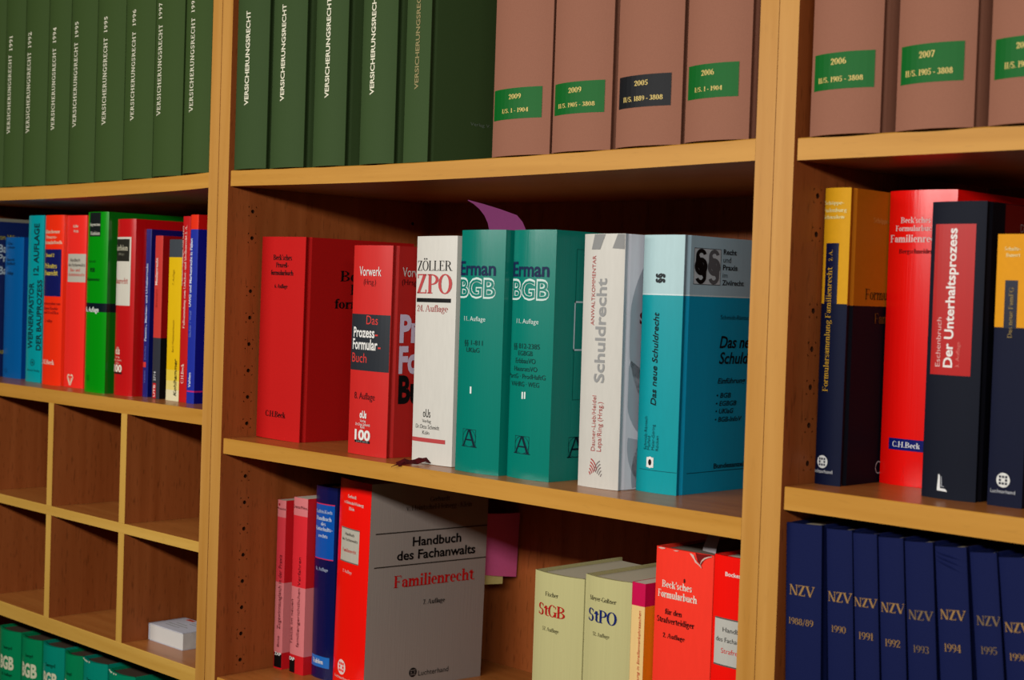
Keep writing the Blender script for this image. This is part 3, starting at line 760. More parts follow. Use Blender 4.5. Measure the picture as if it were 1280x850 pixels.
b.text('cover', 'Schuldrecht', (799, 404.5), (878, 406), (799, 391), 'sansx', (110, 14, 34), 'title_lettering')
b.text('cover', 'mit Nebengesetzen', (801.2, 426), (860, 427), (801.2, 421.5), 'sans', (60, 66, 84), 'subtitle_lettering')
b.done()

TQ = (0, 152, 160); TQT = (176, 206, 208)
b = Book('hardback_book', 'turquoise book with a pale blue top band beside the wide double upright', 592.5, 67, .1, 49, 172, 242.5, 3.2, 2.4, TQ, 'satin', 1.8,
         bands=[(0, 186, TQ), (186, 187.2, (210, 226, 226)), (187.2, 242.5, TQT)], cbands=[(0, 186, (0, 150, 190)), (186, 187.2, (210, 226, 226)), (187.2, 242.5, (164, 194, 208))])
b.text('spine', '§§', (828.4, 354), (828.9, 341.5), (820.3, 354), 'sansx', (40, 44, 46), 'series_emblem', rot=True)
b.text('spine', 'Das neue Schuldrecht', (819.2, 507.2), (824.6, 390.5), (812.9, 507.2), 'sansbi', (8, 26, 32), 'title_lettering', rot=True)
for s, a, c, h in (('Schmidt-Räntsch', (808.4, 561.9), (809.4, 520.6), 805.2), ('Maifeld', (812.6, 562.4), (812.9, 545), 809.3), ('Meier-Göring', (817.5, 562.8), (818.8, 531), 814.2), ('Röcken', (822.9, 563.8), (823.4, 545), 819.6)):
    b.text('spine', s, a, c, (h, a[1]), 'sans', (6, 62, 70), 'author_lettering', rot=True)
cu, cv = b.loc('spine', (812.6, 577.8))
b.frame('spine', [(808.4, 571.3), (817, 571.9), (816.9, 584.8), (808.4, 583.6)], 1.6, WHITE, 'publisher_emblem')
b.ring('spine', cu, cv, 4.0, 5.4, 4, WHITE, 'publisher_emblem', solid=True, e=.45); b.ring('spine', cu, cv, 2.0, 3.0, 2, BLACK, 'publisher_emblem', solid=True, e=.6)
b.bar('spine', [(799.8, 586.0), (846.7, 590.3), (846.7, 590.9), (799.8, 586.6)], (0, 70, 80), 'rule_line')
b.bar('cover', [(858, 590.3), (930, 586.4), (930, 587.1), (858, 591)], (0, 50, 66), 'rule_line')
p = b.panel('cover', [(867.5, 310), (901.3, 311.2), (900, 357.2), (866.5, 355)], (190, 200, 206), 'series_emblem', 'satin')
u0, u1, v0, v1 = b.quad('cover', [(867.5, 310), (901.3, 311.2), (900, 357.2), (866.5, 355)])
b.frame('cover', [(867.5, 310), (901.3, 311.2), (900, 357.2), (866.5, 355)], .5, BLACK, 'series_frame')
def arc(cx, cy, rx, ry, a0, a1, t, col):
    V = []; F = []; n = 22
    for i in range(n+1):
        a = math.radians(a0+(a1-a0)*i/n)
        for k in (0, 1): V.append(b.pt('cover', cx+(rx-k*t)*math.cos(a), cy+(ry-k*t*.8)*math.sin(a), .55))
    for i in range(n): F.append((2*i, 2*i+1, 2*i+3, 2*i+2))
    b.add('series_symbol', p, col, V, F)
du, dv = u1-u0, v1-v0
for c, off in ((BLACK, .02), ((92, 94, 98), .5)):
    cx = u0+du*(off+.24)
    arc(cx, v0+dv*.78, du*.2, dv*.2, 20, 200, du*.115, c); arc(cx, v0+dv*.5, du*.235, dv*.245, 0, 360, du*.125, c)
    arc(cx, v0+dv*.22, du*.2, dv*.2, -160, 20, du*.115, c)
    V, F = [b.pt('cover', cx+du*a, v0+dv*d_, .56) for a, d_ in ((-.2, .8), (-.08, .8), (.2, .4), (.2, .2), (.08, .2), (-.2, .6))], [(0, 1, 2, 3, 4, 5)]
    b.add('series_symbol', p, c, V, F)
for s, a, c, h, f in (('Recht', (904.1, 318.4), (920.4, 319), (904.1, 312.0), 'sansb'), ('und', (903.7, 328.4), (913.4, 328.6), (903.7, 321.5), 'sans'), ('Praxis', (903.1, 337.8), (921.3, 338.2), (903.1, 331.4), 'sansb'), ('im', (902.8, 347.1), (908.8, 347.3), (902.8, 340.9), 'sans'), ('Zivilrecht', (902.2, 356.5), (929, 357.4), (902.2, 350.4), 'sansb')):
    b.text('cover', s, a, c, h, f, BLACK, 'series_lettering')
b.text('cover', 'Schmidt-Räntsch', (900.3, 399), (938, 400.2), (900.3, 393.6), 'sans', (4, 44, 66), 'author_lettering')
b.text('cover', 'Das neue', (898.9, 434), (949, 435.5), (898.9, 419.6), 'sansbi', (4, 14, 22), 'title_lettering')
b.text('cover', 'Schuldrecht', (898.3, 453.3), (963, 455), (898.3, 439.4), 'sansbi', (4, 14, 22), 'title_lettering')
b.text('cover', 'Einführung – Texte', (896.5, 477.6), (957, 479.4), (896.5, 471.2), 'sansbi', (4, 18, 28), 'subtitle_lettering')
for s, a, c, h in (('• BGB', (895.2, 496.8), (913, 497.1), 491), ('• EGBGB', (894.3, 506.6), (919.8, 507), 500.8), ('• UKlaG', (893.9, 516.4), (916.2, 516.6), 510.6), ('• BGB-InfoV', (893, 526.3), (926.5, 526.7), 520.5)):
    b.text('cover', s, a, c, (a[0], h), 'sansbi', (4, 18, 28), 'contents_lettering')
b.text('cover', 'Bundesanzeiger', (891.5, 584.6), (939, 582.2), (891.5, 578.6), 'sansb', (4, 16, 24), 'publisher_lettering')
b.done()

# ------------------------------------------------------------------ centre, lower shelf
ZB = -287.6
PK = (222, 62, 72); PKL = (226, 128, 130); PKD = (214, 26, 34)
ga = 'pair of pink paperbacks'
b = Book('paperback_book', 'thin pink paperback against the upright, first of two on the lower shelf', 1.5, 85, ZB, 17, 152, 208.5, 1.0, 3, PK, 'satin', 0, board=.6, inset=.2, group=ga,
         bands=[(0, 20.5, PKD), (20.5, 107, PKL), (107, 187.5, PK), (187.5, 208.5, PKL)], cbands=[(0, 20.5, PKD), (20.5, 107, PKL), (107, 208.5, PKD)])
b.text('spine', 'Zugewinnausgleich in der Praxis', (350.4, 786.6), (352.6, 694), (346.7, 786.6), 'sans', (80, 16, 22), 'title_lettering', rot=True)
b.text('spine', 'Büte', (348.9, 808.6), (349.1, 795), (346.5, 808.6), 'sans', (80, 16, 22), 'author_lettering', rot=True)
b.bar('spine', [(342.8, 814.8), (351.8, 817), (351.8, 835), (342.8, 832.5)], (12, 10, 12), 'publisher_mark')
b.text('spine', 'ZAP', (343.6, 818.0), (351.7, 819.6), (343.6, 814.4), 'sansx', WHITE, 'publisher_mark', e=.6)
b.text('spine', 'Praxis', (347.2, 636.6), (357.5, 637), (347.2, 634), 'sans', (80, 16, 22), 'series_lettering')
cu, cv = b.loc('spine', (349.6, 630.4)); b.ring('spine', cu, cv, 1.6, 1.6, 1.6, (180, 20, 26), 'series_lettering', solid=True)
b.done()
b = Book('paperback_book', 'wider pink paperback, second of two on the lower shelf', 31, 87.5, ZB, 27.5, 152, 215, 1.0, 3, PK, 'satin', 0, board=.6, inset=.2, group=ga,
         bands=[(0, 22.5, PKD), (22.5, 106, PKL), (106, 193, (232, 44, 54)), (193, 215, PKL)], cbands=[(0, 22.5, PKD), (22.5, 106, PKL), (106, 215, PKD)])
b.text('spine', 'Taktik im neuen', (365.3, 805.4), (366.9, 749.1), (362.5, 805.4), 'sans', (86, 16, 22), 'title_lettering', rot=True)
b.text('spine', 'familiengerichtlichen Verfahren', (372.4, 809.3), (377.4, 697.1), (369.2, 809.3), 'sans', (86, 16, 22), 'title_lettering', rot=True)
b.text('spine', 'Krenz/Neu', (366.8, 634.9), (385, 636.8), (366.8, 631.2), 'sans', (86, 16, 22), 'author_lettering')
b.bar('spine', [(360.4, 820.3), (368.3, 822.3), (368.2, 841.5), (360.3, 839.5)], (12, 10, 12), 'publisher_mark')
b.text('spine', 'ZAP', (361, 824.1), (368.5, 825.2), (361, 820.3), 'sansx', WHITE, 'publisher_mark', e=.6)
b.done()
NB = (10, 16, 74)
b = Book('hardback_book', 'navy book with a bright blue title field beside the wider pink paperback', 60, 99, ZB, 41, 158, 232, 4.0, 2.6, NB, 'gloss', 0)
p = b.panel('spine', [(396.3, 628.1), (419.2, 631.7), (416.8, 700.9), (394.2, 695.9)], (8, 84, 176), 'title_panel', 'gloss')
b.bar('spine', [(396.3, 627.6), (419.2, 631.2), (419.2, 632.5), (396.3, 628.9)], (206, 40, 80), 'upper_rule', p, .35)
b.bar('spine', [(394.2, 695.2), (416.8, 700.2), (416.8, 701.5), (394.2, 696.5)], (206, 40, 80), 'lower_rule', p, .35)
for s, a, c, h, f in (('Luthin/Koch', (396.5, 640.1), (415.8, 643), 635.8, 'serif'), ('Handbuch', (396.3, 648.8), (414.9, 652.1), 643.8, 'serifb'), ('des', (401.6, 656.6), (407.3, 657.5), 652.2, 'serifb'), ('Unterhalts-', (395.6, 661.8), (416, 664.9), 657, 'serifb'), ('rechts', (398.4, 671.2), (409.7, 672.6), 667, 'serifb')):
    b.text('spine', s, a, c, (a[0], h), f, (196, 208, 226), 'title_lettering', p)
b.text('spine', '11. Auflage', (395.5, 711.8), (410.2, 714.8), (395.5, 707.6), 'serif', (180, 190, 214), 'edition_lettering')
p = b.panel('spine', [(389.3, 816.4), (411.9, 821.8), (411.3, 836), (388.6, 829.3)], (24, 110, 196), 'publisher_panel', 'gloss')
b.text('spine', 'Vahlen', (391.5, 827.2), (403.9, 829.8), (391.5, 821.6), 'serifb', WHITE, 'publisher_lettering', p)
b.done()
RB = (255, 18, 8)
b = Book('hardback_book', 'red-spined book with its large grey front cover showing and a pink note in it', 106.5, 95, ZB, 66, 172, 246, 4.5, 2.4, RB, 'gloss', 0, side=(152, 140, 132), rz=-6, lean=1.3)
p = b.panel('spine', [(428, 657.8), (449.9, 663.7), (447.8, 707.2), (425.6, 699)], (190, 184, 168), 'title_panel', 'satin')
b.bar('spine', [(428, 657.4), (449.9, 663.3), (449.9, 664.8), (428, 658.9)], (110, 100, 92), 'upper_rule', p, .4)
b.bar('spine', [(425.6, 697.8), (447.8, 706), (447.8, 707.4), (425.6, 699.2)], (110, 100, 92), 'lower_rule', p, .4)
b.text('spine', 'Gerhardt', (435.5, 621.8), (446.1, 624.3), (435.5, 617.8), 'serifb', (236, 200, 190), 'author_lettering')
b.text('spine', 'v. Heintschel-Heinegg', (430.9, 627.9), (454.9, 634.5), (430.9, 624.2), 'serifb', (236, 200, 190), 'author_lettering')
b.text('spine', 'Klein', (436.5, 637.3), (443.2, 639.1), (436.5, 633.2), 'serifb', (236, 200, 190), 'author_lettering')
b.text('spine', 'Handbuch', (432, 668.8), (442.9, 671.2), (432, 664.9), 'sans', (60, 52, 46), 'title_lettering', p)
b.text('spine', 'des Fachanwalts', (428.3, 674), (447.1, 679.3), (428.3, 670.4), 'sans', (60, 52, 46), 'title_lettering', p)
b.text('spine', 'Familienrecht', (428.8, 688.4), (445.4, 692.8), (428.8, 684), 'serif', (214, 60, 50), 'title_lettering', p)
b.text('spine', '7. Auflage', (428.8, 714.8), (440, 717.7), (428.8, 711), 'serif', (240, 200, 190), 'edition_lettering')
b.grid_emblem('spine', (426.9, 833.5), (431.9, 834.7), (240, 210, 204), RB)
b.text('spine', 'Luchterhand', (418.8, 845.8), (436.5, 851), (418.8, 842.2), 'sans', (240, 210, 204), 'publisher_lettering')
b.bar('cover', [(469.5, 665.3), (614.2, 657.1), (614.2, 658.5), (469.5, 666.7)], (52, 44, 38), 'rule_line')
b.bar('cover', [(467.6, 707.8), (612.4, 696.7), (612.4, 698.1), (467.6, 709.2)], (52, 44, 38), 'rule_line')
b.text('cover', 'Gerhardt', (537.8, 626.3), (562.3, 625.4), (537.8, 620.6), 'serif', (46, 38, 32), 'author_lettering')
b.text('cover', 'v. Heintschel-Heinegg · Klein', (507.7, 637.3), (589.7, 633.6), (507.7, 631), 'serif', (46, 38, 32), 'author_lettering')
b.text('cover', 'Handbuch', (515.5, 681.6), (576.1, 677.6), (515.5, 670.6), 'sansb', (14, 12, 12), 'title_lettering')
b.text('cover', 'des Fachanwalts', (495.9, 699.2), (593.6, 692.4), (495.9, 688.0), 'sansb', (14, 12, 12), 'title_lettering')
b.text('cover', 'Familienrecht', (491.9, 733.2), (593.1, 725.8), (491.9, 718.2), 'serifb', (206, 24, 24), 'title_lettering')
b.text('cover', '7. Auflage', (528.4, 754.7), (555.6, 752.7), (528.4, 748.8), 'serifb', (28, 24, 22), 'edition_lettering')
b.grid_emblem('cover', (515.8, 840.3), (520.6, 840.0), (28, 24, 24), (120, 110, 104))
b.text('cover', 'Luchterhand', (522.4, 843.6), (560, 839.6), (522.4, 837.4), 'sans', (24, 20, 20), 'publisher_lettering')
b.done(); BK = b

def sheet(name, pts, col, label, cat, th=.25, kind='paper'):
    """thin piece of paper given as two edges of 3-D points (mm); built as a closed sheet with thickness"""
    A, Bq = pts; n = len(A); V = []
    nrm = (Vector(A[1])-Vector(A[0])).cross(Vector(Bq[0])-Vector(A[0])).normalized()*th
    for s in (0, 1):
        for a, c in zip(A, Bq): V += [tuple(Vector(a)+nrm*s), tuple(Vector(c)+nrm*s)]
    F = []; k = 2*n
    for i in range(n-1):
        a = 2*i; F.append((a, a+1, a+3, a+2)); F.append((k+a, k+a+2, k+a+3, k+a+1))
        F.append((a, a+2, k+a+2, k+a)); F.append((a+1, k+a+1, k+a+3, a+3))
    F.append((0, k, k+1, 1)); F.append((2*n-2, 2*n-1, k+2*n-1, k+2*n-2))
    o = obj(name, V, F, [mat(col, kind)], None, None, 60)
    return tag(o, label, cat)
# pink and yellow notes poking out of the fore edge
def wp(p): return tuple(BK.M @ Vector(p))
A = []; C2 = []
for i in range(7):
    t = i/6; y = 169.6+t*62; x = 55.5+1.6*math.sin(t*3.0)
    A.append(wp((x, y, 200-5*t+2*t*t))); C2.append(wp((x-.4, y-1, 124-8*t)))
sheet('sticky_note', (A, C2), (232, 104, 160), 'pink sticky note poking out behind the large grey cover', 'sticky note')
A = []; C2 = []
for i in range(5):
    t = i/4; y = 169.6+t*40; x = 54.0+.5*t
    A.append(wp((x, y, 150-2*t))); C2.append(wp((x, y, 111-2*t)))
sheet('sticky_note', (A, C2), (216, 206, 130), 'small pale yellow sticky note just below the pink one', 'sticky note')

PG = (198, 191, 134)
gg = 'pair of pale green books'
b = Book('hardback_book', 'pale green book with a red title, left of a matching pair', 485, 45, ZB, 66, 128, 198, 5.5, 2.4, PG, 'gloss', 0, group=gg, pages=(196, 186, 160))
b.text('spine', 'Fischer', (681.9, 744.5), (698.1, 747.8), (681.9, 739), 'serif', (60, 56, 34), 'author_lettering')
b.text('spine', 'StGB', (673.9, 768), (706.3, 773.5), (673.9, 753.1), 'serifb', (180, 24, 20), 'title_lettering')
b.text('spine', '57. Auflage', (678.1, 787), (698.5, 792), (678.1, 782.2), 'serif', (90, 84, 54), 'edition_lettering')
b.done()
b = Book('hardback_book', 'pale green book with a dark blue title, right of a matching pair', 552.5, 45, ZB, 58.5, 128, 204, 5.5, 2.4, PG, 'gloss', 0, group=gg, pages=(196, 186, 160))
b.text('spine', 'Meyer-Goßner', (737.9, 748.8), (770.7, 755.8), (737.9, 743.1), 'serif', (60, 56, 34), 'author_lettering')
b.text('spine', 'StPO', (736.1, 775.3), (771, 782.3), (736.1, 759.1), 'serifb', (12, 30, 100), 'title_lettering')
b.text('spine', '52. Auflage', (741.1, 793.5), (761.8, 798.9), (741.1, 788.8), 'serif', (90, 84, 54), 'edition_lettering')
b.done()
b = Book('paperback_book', 'thin cream and orange paperback with a magenta top', 612, 44, ZB, 16, 135, 205.5, .4, 3, (238, 200, 132), 'satin', 0, board=.6, inset=.2,
         bands=[(0, 184, (238, 200, 132)), (184, 205.5, (206, 12, 76))], cbands=[(0, 184, (255, 142, 20)), (184, 205.5, (206, 12, 76))])
b.text('spine', 'Verteidigung in Straßenverkehrssachen', (797.2, 876), (801.9, 763.8), (794.2, 876), 'sansi', (196, 40, 30), 'title_lettering', rot=True)
b.text('cover', 'V', (817.6, 793), (823, 793), (817.6, 784), 'sansx', (150, 30, 10), 'title_lettering')
b.done()
RW = (255, 58, 40)
b = Book('hardback_book', 'worn red jacketed book with a torn top edge and a paper slip in it', 639, 45, ZB, 66, 165, 243, 3.0, 3, RW, 'satin', 0, pages=(120, 108, 96))
b.text('spine', "Beck'sches", (827.9, 733.1), (865, 740.4), (827.9, 724.4), 'serifb', (240, 222, 206), 'title_lettering')
b.text('spine', 'Formularbuch', (822.9, 744.8), (871.5, 754.6), (822.9, 735.6), 'serifb', (240, 222, 206), 'title_lettering')
b.text('spine', 'für den', (831.3, 767.5), (852.5, 771.3), (831.3, 760.6), 'serifb', (30, 10, 10), 'subtitle_lettering')
b.text('spine', 'Strafverteidiger', (821.5, 776.9), (868.1, 785), (821.5, 769.6), 'serifb', (30, 10, 10), 'subtitle_lettering')
b.text('spine', '2. Auflage', (828.8, 796.3), (856, 801.9), (828.8, 790.4), 'serifb', (40, 12, 12), 'edition_lettering')
# torn jacket corner: frayed white paper tongues along the head of the spine
tear = MB()
def strip(mb, L, e):
    for (u0, v0, w0), (u1, v1, w1) in zip(L, L[1:]):
        mb.poly([(u0, b.prof(u0)-e, v0), (u1, b.prof(u1)-e, v1), (u1, b.prof(u1)-e-.3, v1+w1), (u0, b.prof(u0)-e-.3, v0+w0)])
strip(tear, [(41.5, 241.6, .6), (43.5, 239.6, 2.4), (46, 237.2, 3.6), (47.5, 234.6, 3.2), (50, 233.4, 1.6), (53, 231.6, 1.4), (54.6, 230, 1.0)], .8)
strip(tear, [(54.6, 230, 1.0), (53.2, 233, 1.2), (54.6, 236, 1.6), (57.5, 238.6, 1.5), (61, 240.4, 1.1), (64.5, 241.4, .7)], .8)
strip(tear, [(3, 241.6, .5), (6.5, 241.0, 1.8), (11, 241.6, 1.2), (12.5, 242.2, .3)], .5)
strip(tear, [(22, 241.9, .3), (25, 241.3, 1.1), (28.5, 241.9, .5)], .5)
tear.build('torn_jacket_edge', [mat((226, 190, 176), 'paper')], b.spine)
tp = MB()
strip(tp, [(47.5, 242.8, .3), (50, 236, 7), (53.5, 232.5, 10.4), (56.5, 237.5, 5.4), (60, 240, 3), (64, 242.4, .5)], .55)
tp.build('loose_jacket_flap', [mat((120, 16, 16), 'satin')], b.spine)
cu, cv = b.loc('spine', (855.8, 726.2)); b.ring('spine', cu, cv, 1.0, 2.0, 1, (70, 16, 14), 'stain', solid=True)
b.done()
A = []; C2 = []
for i in range(7):
    t = i/6
    A.append((671+5*t, 72+14*t*t, -47.3+27*t)); C2.append((689+2*t, 68+14*t*t, -47.3+27*t))
sheet('paper_slip', (A, C2), (172, 164, 166), 'pale paper slip standing up out of the worn red book', 'bookmark')
b = Book('hardback_book', 'bright red book with grey-white title field, half hidden by the wide double upright', 706, 45, ZB, 58, 165, 245, 3.0, 3, RB, 'gloss', 0)
p = b.panel('spine', [(894.4, 769.4), (940, 781), (938, 842), (892.1, 826.5)], (190, 188, 178), 'title_panel', 'satin')
b.bar('spine', [(894.4, 768.8), (940, 780.4), (940, 782.2), (894.4, 770.6)], (92, 84, 80), 'upper_rule', p, .4)
b.bar('spine', [(892.1, 825.5), (938, 841), (938, 842.8), (892.1, 827.3)], (92, 84, 80), 'lower_rule', p, .4)
b.text('spine', 'Bockemühl', (906.9, 720), (938, 725), (906.9, 715), 'sansb', (240, 214, 206), 'author_lettering')
b.text('spine', 'Handbuch', (903.5, 789.8), (936, 796), (903.5, 784), 'sans', (30, 28, 28), 'title_lettering', p)
b.text('spine', 'des Fachanwalts', (895.3, 800), (940, 810), (895.3, 794.2), 'sans', (30, 28, 28), 'title_lettering', p)
b.text('spine', 'Strafrecht', (901.3, 815.6), (933, 823.2), (901.3, 809.4), 'sans', (214, 50, 44), 'title_lettering', p)
b.done()

# violet slip curling up out of the second teal book
A = [(384.5, 63, 247), (381, 63.5, 256), (375, 64, 264), (366.5, 64.5, 271), (357, 65, 276.5), (347, 65.5, 280.5)]
C2 = [(440.5, 61, 247), (434, 61.5, 256.5), (425, 62, 263.5), (400, 63, 270), (374, 64.5, 275.8), (348, 65.5, 281)]
sheet('paper_slip', (A, C2), (112, 44, 92), 'violet paper slip curling up behind the pair of teal books', 'bookmark')

# ------------------------------------------------------------------ right bay, middle shelf
YL = (226, 164, 22); NV = (5, 14, 46); ZR = 31.4
gy = 'yellow-topped navy books'
b = Book('hardback_book', 'navy book with yellow top, set against the wide double upright', 807.5, 45, ZR, 25, 165, 248, 2.6, 2.4, NV, 'paper', 1.8, group=gy,
         bands=[(0, 151.5, NV), (151.5, 248, YL)], cbands=[(0, 150.5, (8, 10, 22)), (150.5, 248, (200, 112, 12))])
p = b.panel('spine', [(1033.1, 304), (1048.9, 304), (1046, 380), (1030.5, 379.5)], (5, 14, 56), 'title_panel', 'satin')
for s, a, c, h in (('Schöppe-', (1031.7, 255.6), (1055.4, 256.2), 251.2), ('Fudenburg', (1029.4, 264.6), (1058.9, 265.7), 260), ('Schwolow', (1029.4, 273.4), (1056.3, 273.9), 268.8)):
    b.text('spine', s, a, c, (a[0], h), 'serifb', (240, 226, 160), 'author_lettering')
b.text('spine', 'Formularsammlung Familienrecht', (1035.1, 489.3), (1040.5, 333.6), (1028.6, 489.3), 'serif', (206, 158, 40), 'title_lettering', rot=True, e=.6)
b.text('spine', '2. A.', (1040.7, 326.2), (1041.4, 312.4), (1036.4, 326.2), 'serif', (206, 158, 40), 'title_lettering', rot=True, e=.6)
b.grid_emblem('spine', (1027.9, 577), (1034.6, 577.2), (226, 228, 226), NV)
b.text('spine', 'Luchterhand', (1016.2, 589.4), (1040.6, 592.4), (1016.2, 585), 'sans', (210, 212, 214), 'publisher_lettering')
b.text('cover', 'Schöppe-Fudenburg', (1091.6, 278.9), (1134, 282), (1091.6, 272.4), 'serif', (226, 170, 90), 'author_lettering')
b.text('cover', 'Formularsammlung', (1081, 374.6), (1160, 377), (1081, 361.4), 'serif', (50, 26, 8), 'title_lettering')
b.text('cover', 'Familienrecht', (1092.4, 403.8), (1146, 406), (1092.4, 391), 'serif', (120, 78, 20), 'title_lettering')
cu, cv = b.loc('cover', (1097.5, 584)); b.ring('cover', cu, cv, 5, 5.4, .8, (190, 190, 190), 'publisher_emblem')
b.done()
R2 = (250, 14, 8)
b = Book('hardback_book', 'red jacketed book with a navy strip low on its spine', 834, 103, ZR, 63, 165, 249, 5.0, 2.6, R2, 'gloss', 0)
for s, a, c, h in (("Beck'sches", (1126.5, 278.3), (1163.6, 279.3), 271), ('Formularbuch', (1120.1, 288.2), (1170, 289.5), 281.3), ('Familienrecht', (1113.6, 301.5), (1183, 304.5), 292.4)):
    b.text('spine', s, a, c, (a[0], h), 'serifb', (240, 200, 196), 'title_lettering')
b.text('spine', 'Bergschneider', (1124, 316.3), (1166, 317.6), (1124, 310.7), 'serifb', (100, 8, 10), 'author_lettering')
p = b.panel('spine', [(1111.2, 547.1), (1163, 551.4), (1162.4, 566.4), (1110.7, 561)], (16, 26, 110), 'publisher_panel', 'gloss')
b.text('spine', 'C.H.Beck', (1115.6, 558.4), (1150.2, 561), (1115.6, 551.4), 'serifb', (226, 226, 230), 'publisher_lettering', p)
b.done()
NV3 = (5, 11, 28)
b = Book('hardback_book', 'dark navy book with a tall red title field on its spine', 904, 52, ZR, 47, 165, 235, 3.4, 2.4, NV3, 'paper', 1.8, spine=NV3, side=(8, 8, 18))
p = b.panel('spine', [(1170.5, 279.5), (1220.5, 280.6), (1213, 471), (1162.6, 467)], (180, 18, 15), 'title_panel', 'satin')
b.text('spine', 'Eschenbruch', (1174.9, 458.1), (1177.4, 396.9), (1169.2, 458.1), 'sansl', (230, 190, 184), 'author_lettering', p, rot=True)
b.text('spine', 'Der Unterhaltsprozess', (1189.6, 459.6), (1197.4, 285.2), (1178.8, 459.6), 'sansb', (236, 228, 222), 'title_lettering', p, rot=True)
b.text('spine', '3. Auflage', (1198.6, 459.6), (1200.6, 427.5), (1194.2, 459.6), 'sansl', (226, 120, 110), 'edition_lettering', p, rot=True)
def lpt(x, y): return b.loc('spine', (1130+x/8.5, 540+y/8.5))
for q, c in (([(368, 440), (384, 460), (384, 596), (440, 606), (460, 637), (350, 617)], (226, 226, 224)), ([(402, 470), (405, 572), (428, 578), (428, 584), (394, 580), (394, 472)], (150, 154, 160))):
    L = [lpt(*a) for a in q]
    k = [(0, 1, 2, 5), (2, 3, 4, 5)] if len(q) == 6 and c[0] > 200 else [(0, 1, 4, 5), (1, 2, 3, 4)]
    b.add('publisher_emblem', b.spine, c, [b.pt('spine', u, v, .4) for u, v in L], k)
pc = b.panel('cover', [(1258, 258), (1330, 262), (1330, 420), (1250, 410)], (110, 14, 12), 'title_panel', 'satin')
b.text('cover', 'Der Unterhaltsprozess', (1275, 292), (1340, 296), (1275, 282), 'sansl', (150, 130, 126), 'title_lettering', pc)
b.done()
b = Book('hardback_book', 'navy book with orange top at the right edge of the photo', 962, 50, ZR, 28.5, 145, 209, 1.2, 3, NV, 'paper', 0, group=gy,
         bands=[(0, 137.5, (4, 11, 40)), (137.5, 209, (222, 150, 16))], cbands=[(0, 137.5, (10, 12, 26)), (137.5, 209, (200, 112, 12))], side=NV)
p = b.panel('spine', [(1256.4, 350), (1272.7, 350.8), (1270.4, 410.8), (1254.6, 410)], (4, 11, 40), 'title_panel', 'satin')
b.text('spine', 'Das neue FamFG', (1264.8, 422.6), (1267.8, 359.3), (1259.2, 422.6), 'serif', (150, 126, 70), 'title_lettering', rot=True, e=.6)
b.text('spine', 'Schulte-', (1256.4, 312.4), (1276.2, 313.9), (1256.4, 308), 'serifb', (240, 214, 150), 'author_lettering')
b.text('spine', 'Bunert', (1257.9, 320.3), (1276.2, 321.8), (1257.9, 315.8), 'serifb', (240, 214, 150), 'author_lettering')
b.grid_emblem('spine', (1254.1, 600.2), (1262.7, 600.6), (222, 222, 216), (4, 11, 40))
b.text('spine', 'Luchterhand', (1238.2, 614.7), (1269, 618.2), (1238.2, 610.4), 'sans', (190, 192, 196), 'publisher_lettering')
b.done()

# ------------------------------------------------------------------ right bay, lower shelf: blue year volumes
gn = 'blue year volumes'
BN = (14, 23, 68)
for x, w_, lean, yr, a, c, h, ya, yc, yh in [
 (806.6, 35, 2.0, '1988/89', (987.4, 743.2), (1018.8, 746.5), 730.3, (986.5, 779.4), (1016.8, 783.2), 771.5),
 (845.4, 24.6, 3.3, '1990', (1035.9, 751.5), (1065.9, 753.8), 739.1, (1040, 789.7), (1057.6, 791.8), 781.5),
 (870.2, 22.4, 3.8, '1991', (1068.8, 757.4), (1097.4, 760.3), 746.2, (1074.1, 798.5), (1091.8, 800.6), 789.7),
 (893.2, 22.8, 4.1, '1992', (1102.1, 764.1), (1132, 767.6), 752, (1107.1, 807.4), (1125.6, 809.4), 798.5),
 (916.6, 25, 4.5, '1993', (1136.5, 774.1), (1167.4, 775.9), 762.4, (1142.4, 815.6), (1161.5, 816.8), 806.8),
 (942.7, 27, 5.3, '1994', (1176.2, 774.1), (1208, 775.6), 761.8, (1181.2, 814.7), (1201.8, 815.3), 805),
 (971.8, 22.4, 6.2, '1995', (1221.8, 781.5), (1251.8, 782.4), 769.7, (1227.1, 817.6), (1246.8, 818.5), 808.2),
 (995, 25, 6.9, '1996', (1257, 789.1), (1288, 792), 777, (1262.9, 825), (1284, 827), 816.2)]:
    bx = x+300*math.sin(math.radians(lean))
    b = Book('bound_volume', 'blue cloth volume stamped %s in gold' % yr, bx, 8, -297.9, w_-.9, 215, 299.5, 1.6, 3, BN, 'cloth', 1.2, group=gn, lean=-lean, pages=(190, 178, 150))
    g = GOLD if yr not in ('1995', '1993') else (122, 100, 70)
    b.text('spine', 'NZV', a, c, (a[0], h), 'serifb', g, 'title_lettering')
    b.text('spine', yr, ya, yc, (ya[0], yh), 'serif', g, 'year_lettering')
    if yr == '1994':
        for k in range(3):
            V = []; F = []
            for i in range(13):
                t = i/12; u = 1.5+24*t; zz = 297-3*k-6*t**.7-2.0*k*t
                V += [b.pt('spine', u, zz, .15), b.pt('spine', u, zz-.8, .95*math.sin(math.pi*min(t+.15, 1))+.15), b.pt('spine', u, zz-1.9, .15)]
            for i in range(12):
                q = 3*i; F += [(q, q+3, q+4, q+1), (q+1, q+4, q+5, q+2)]
            b.add('cloth_crease', b.spine, BN, V, F, 'cloth')
    b.done()

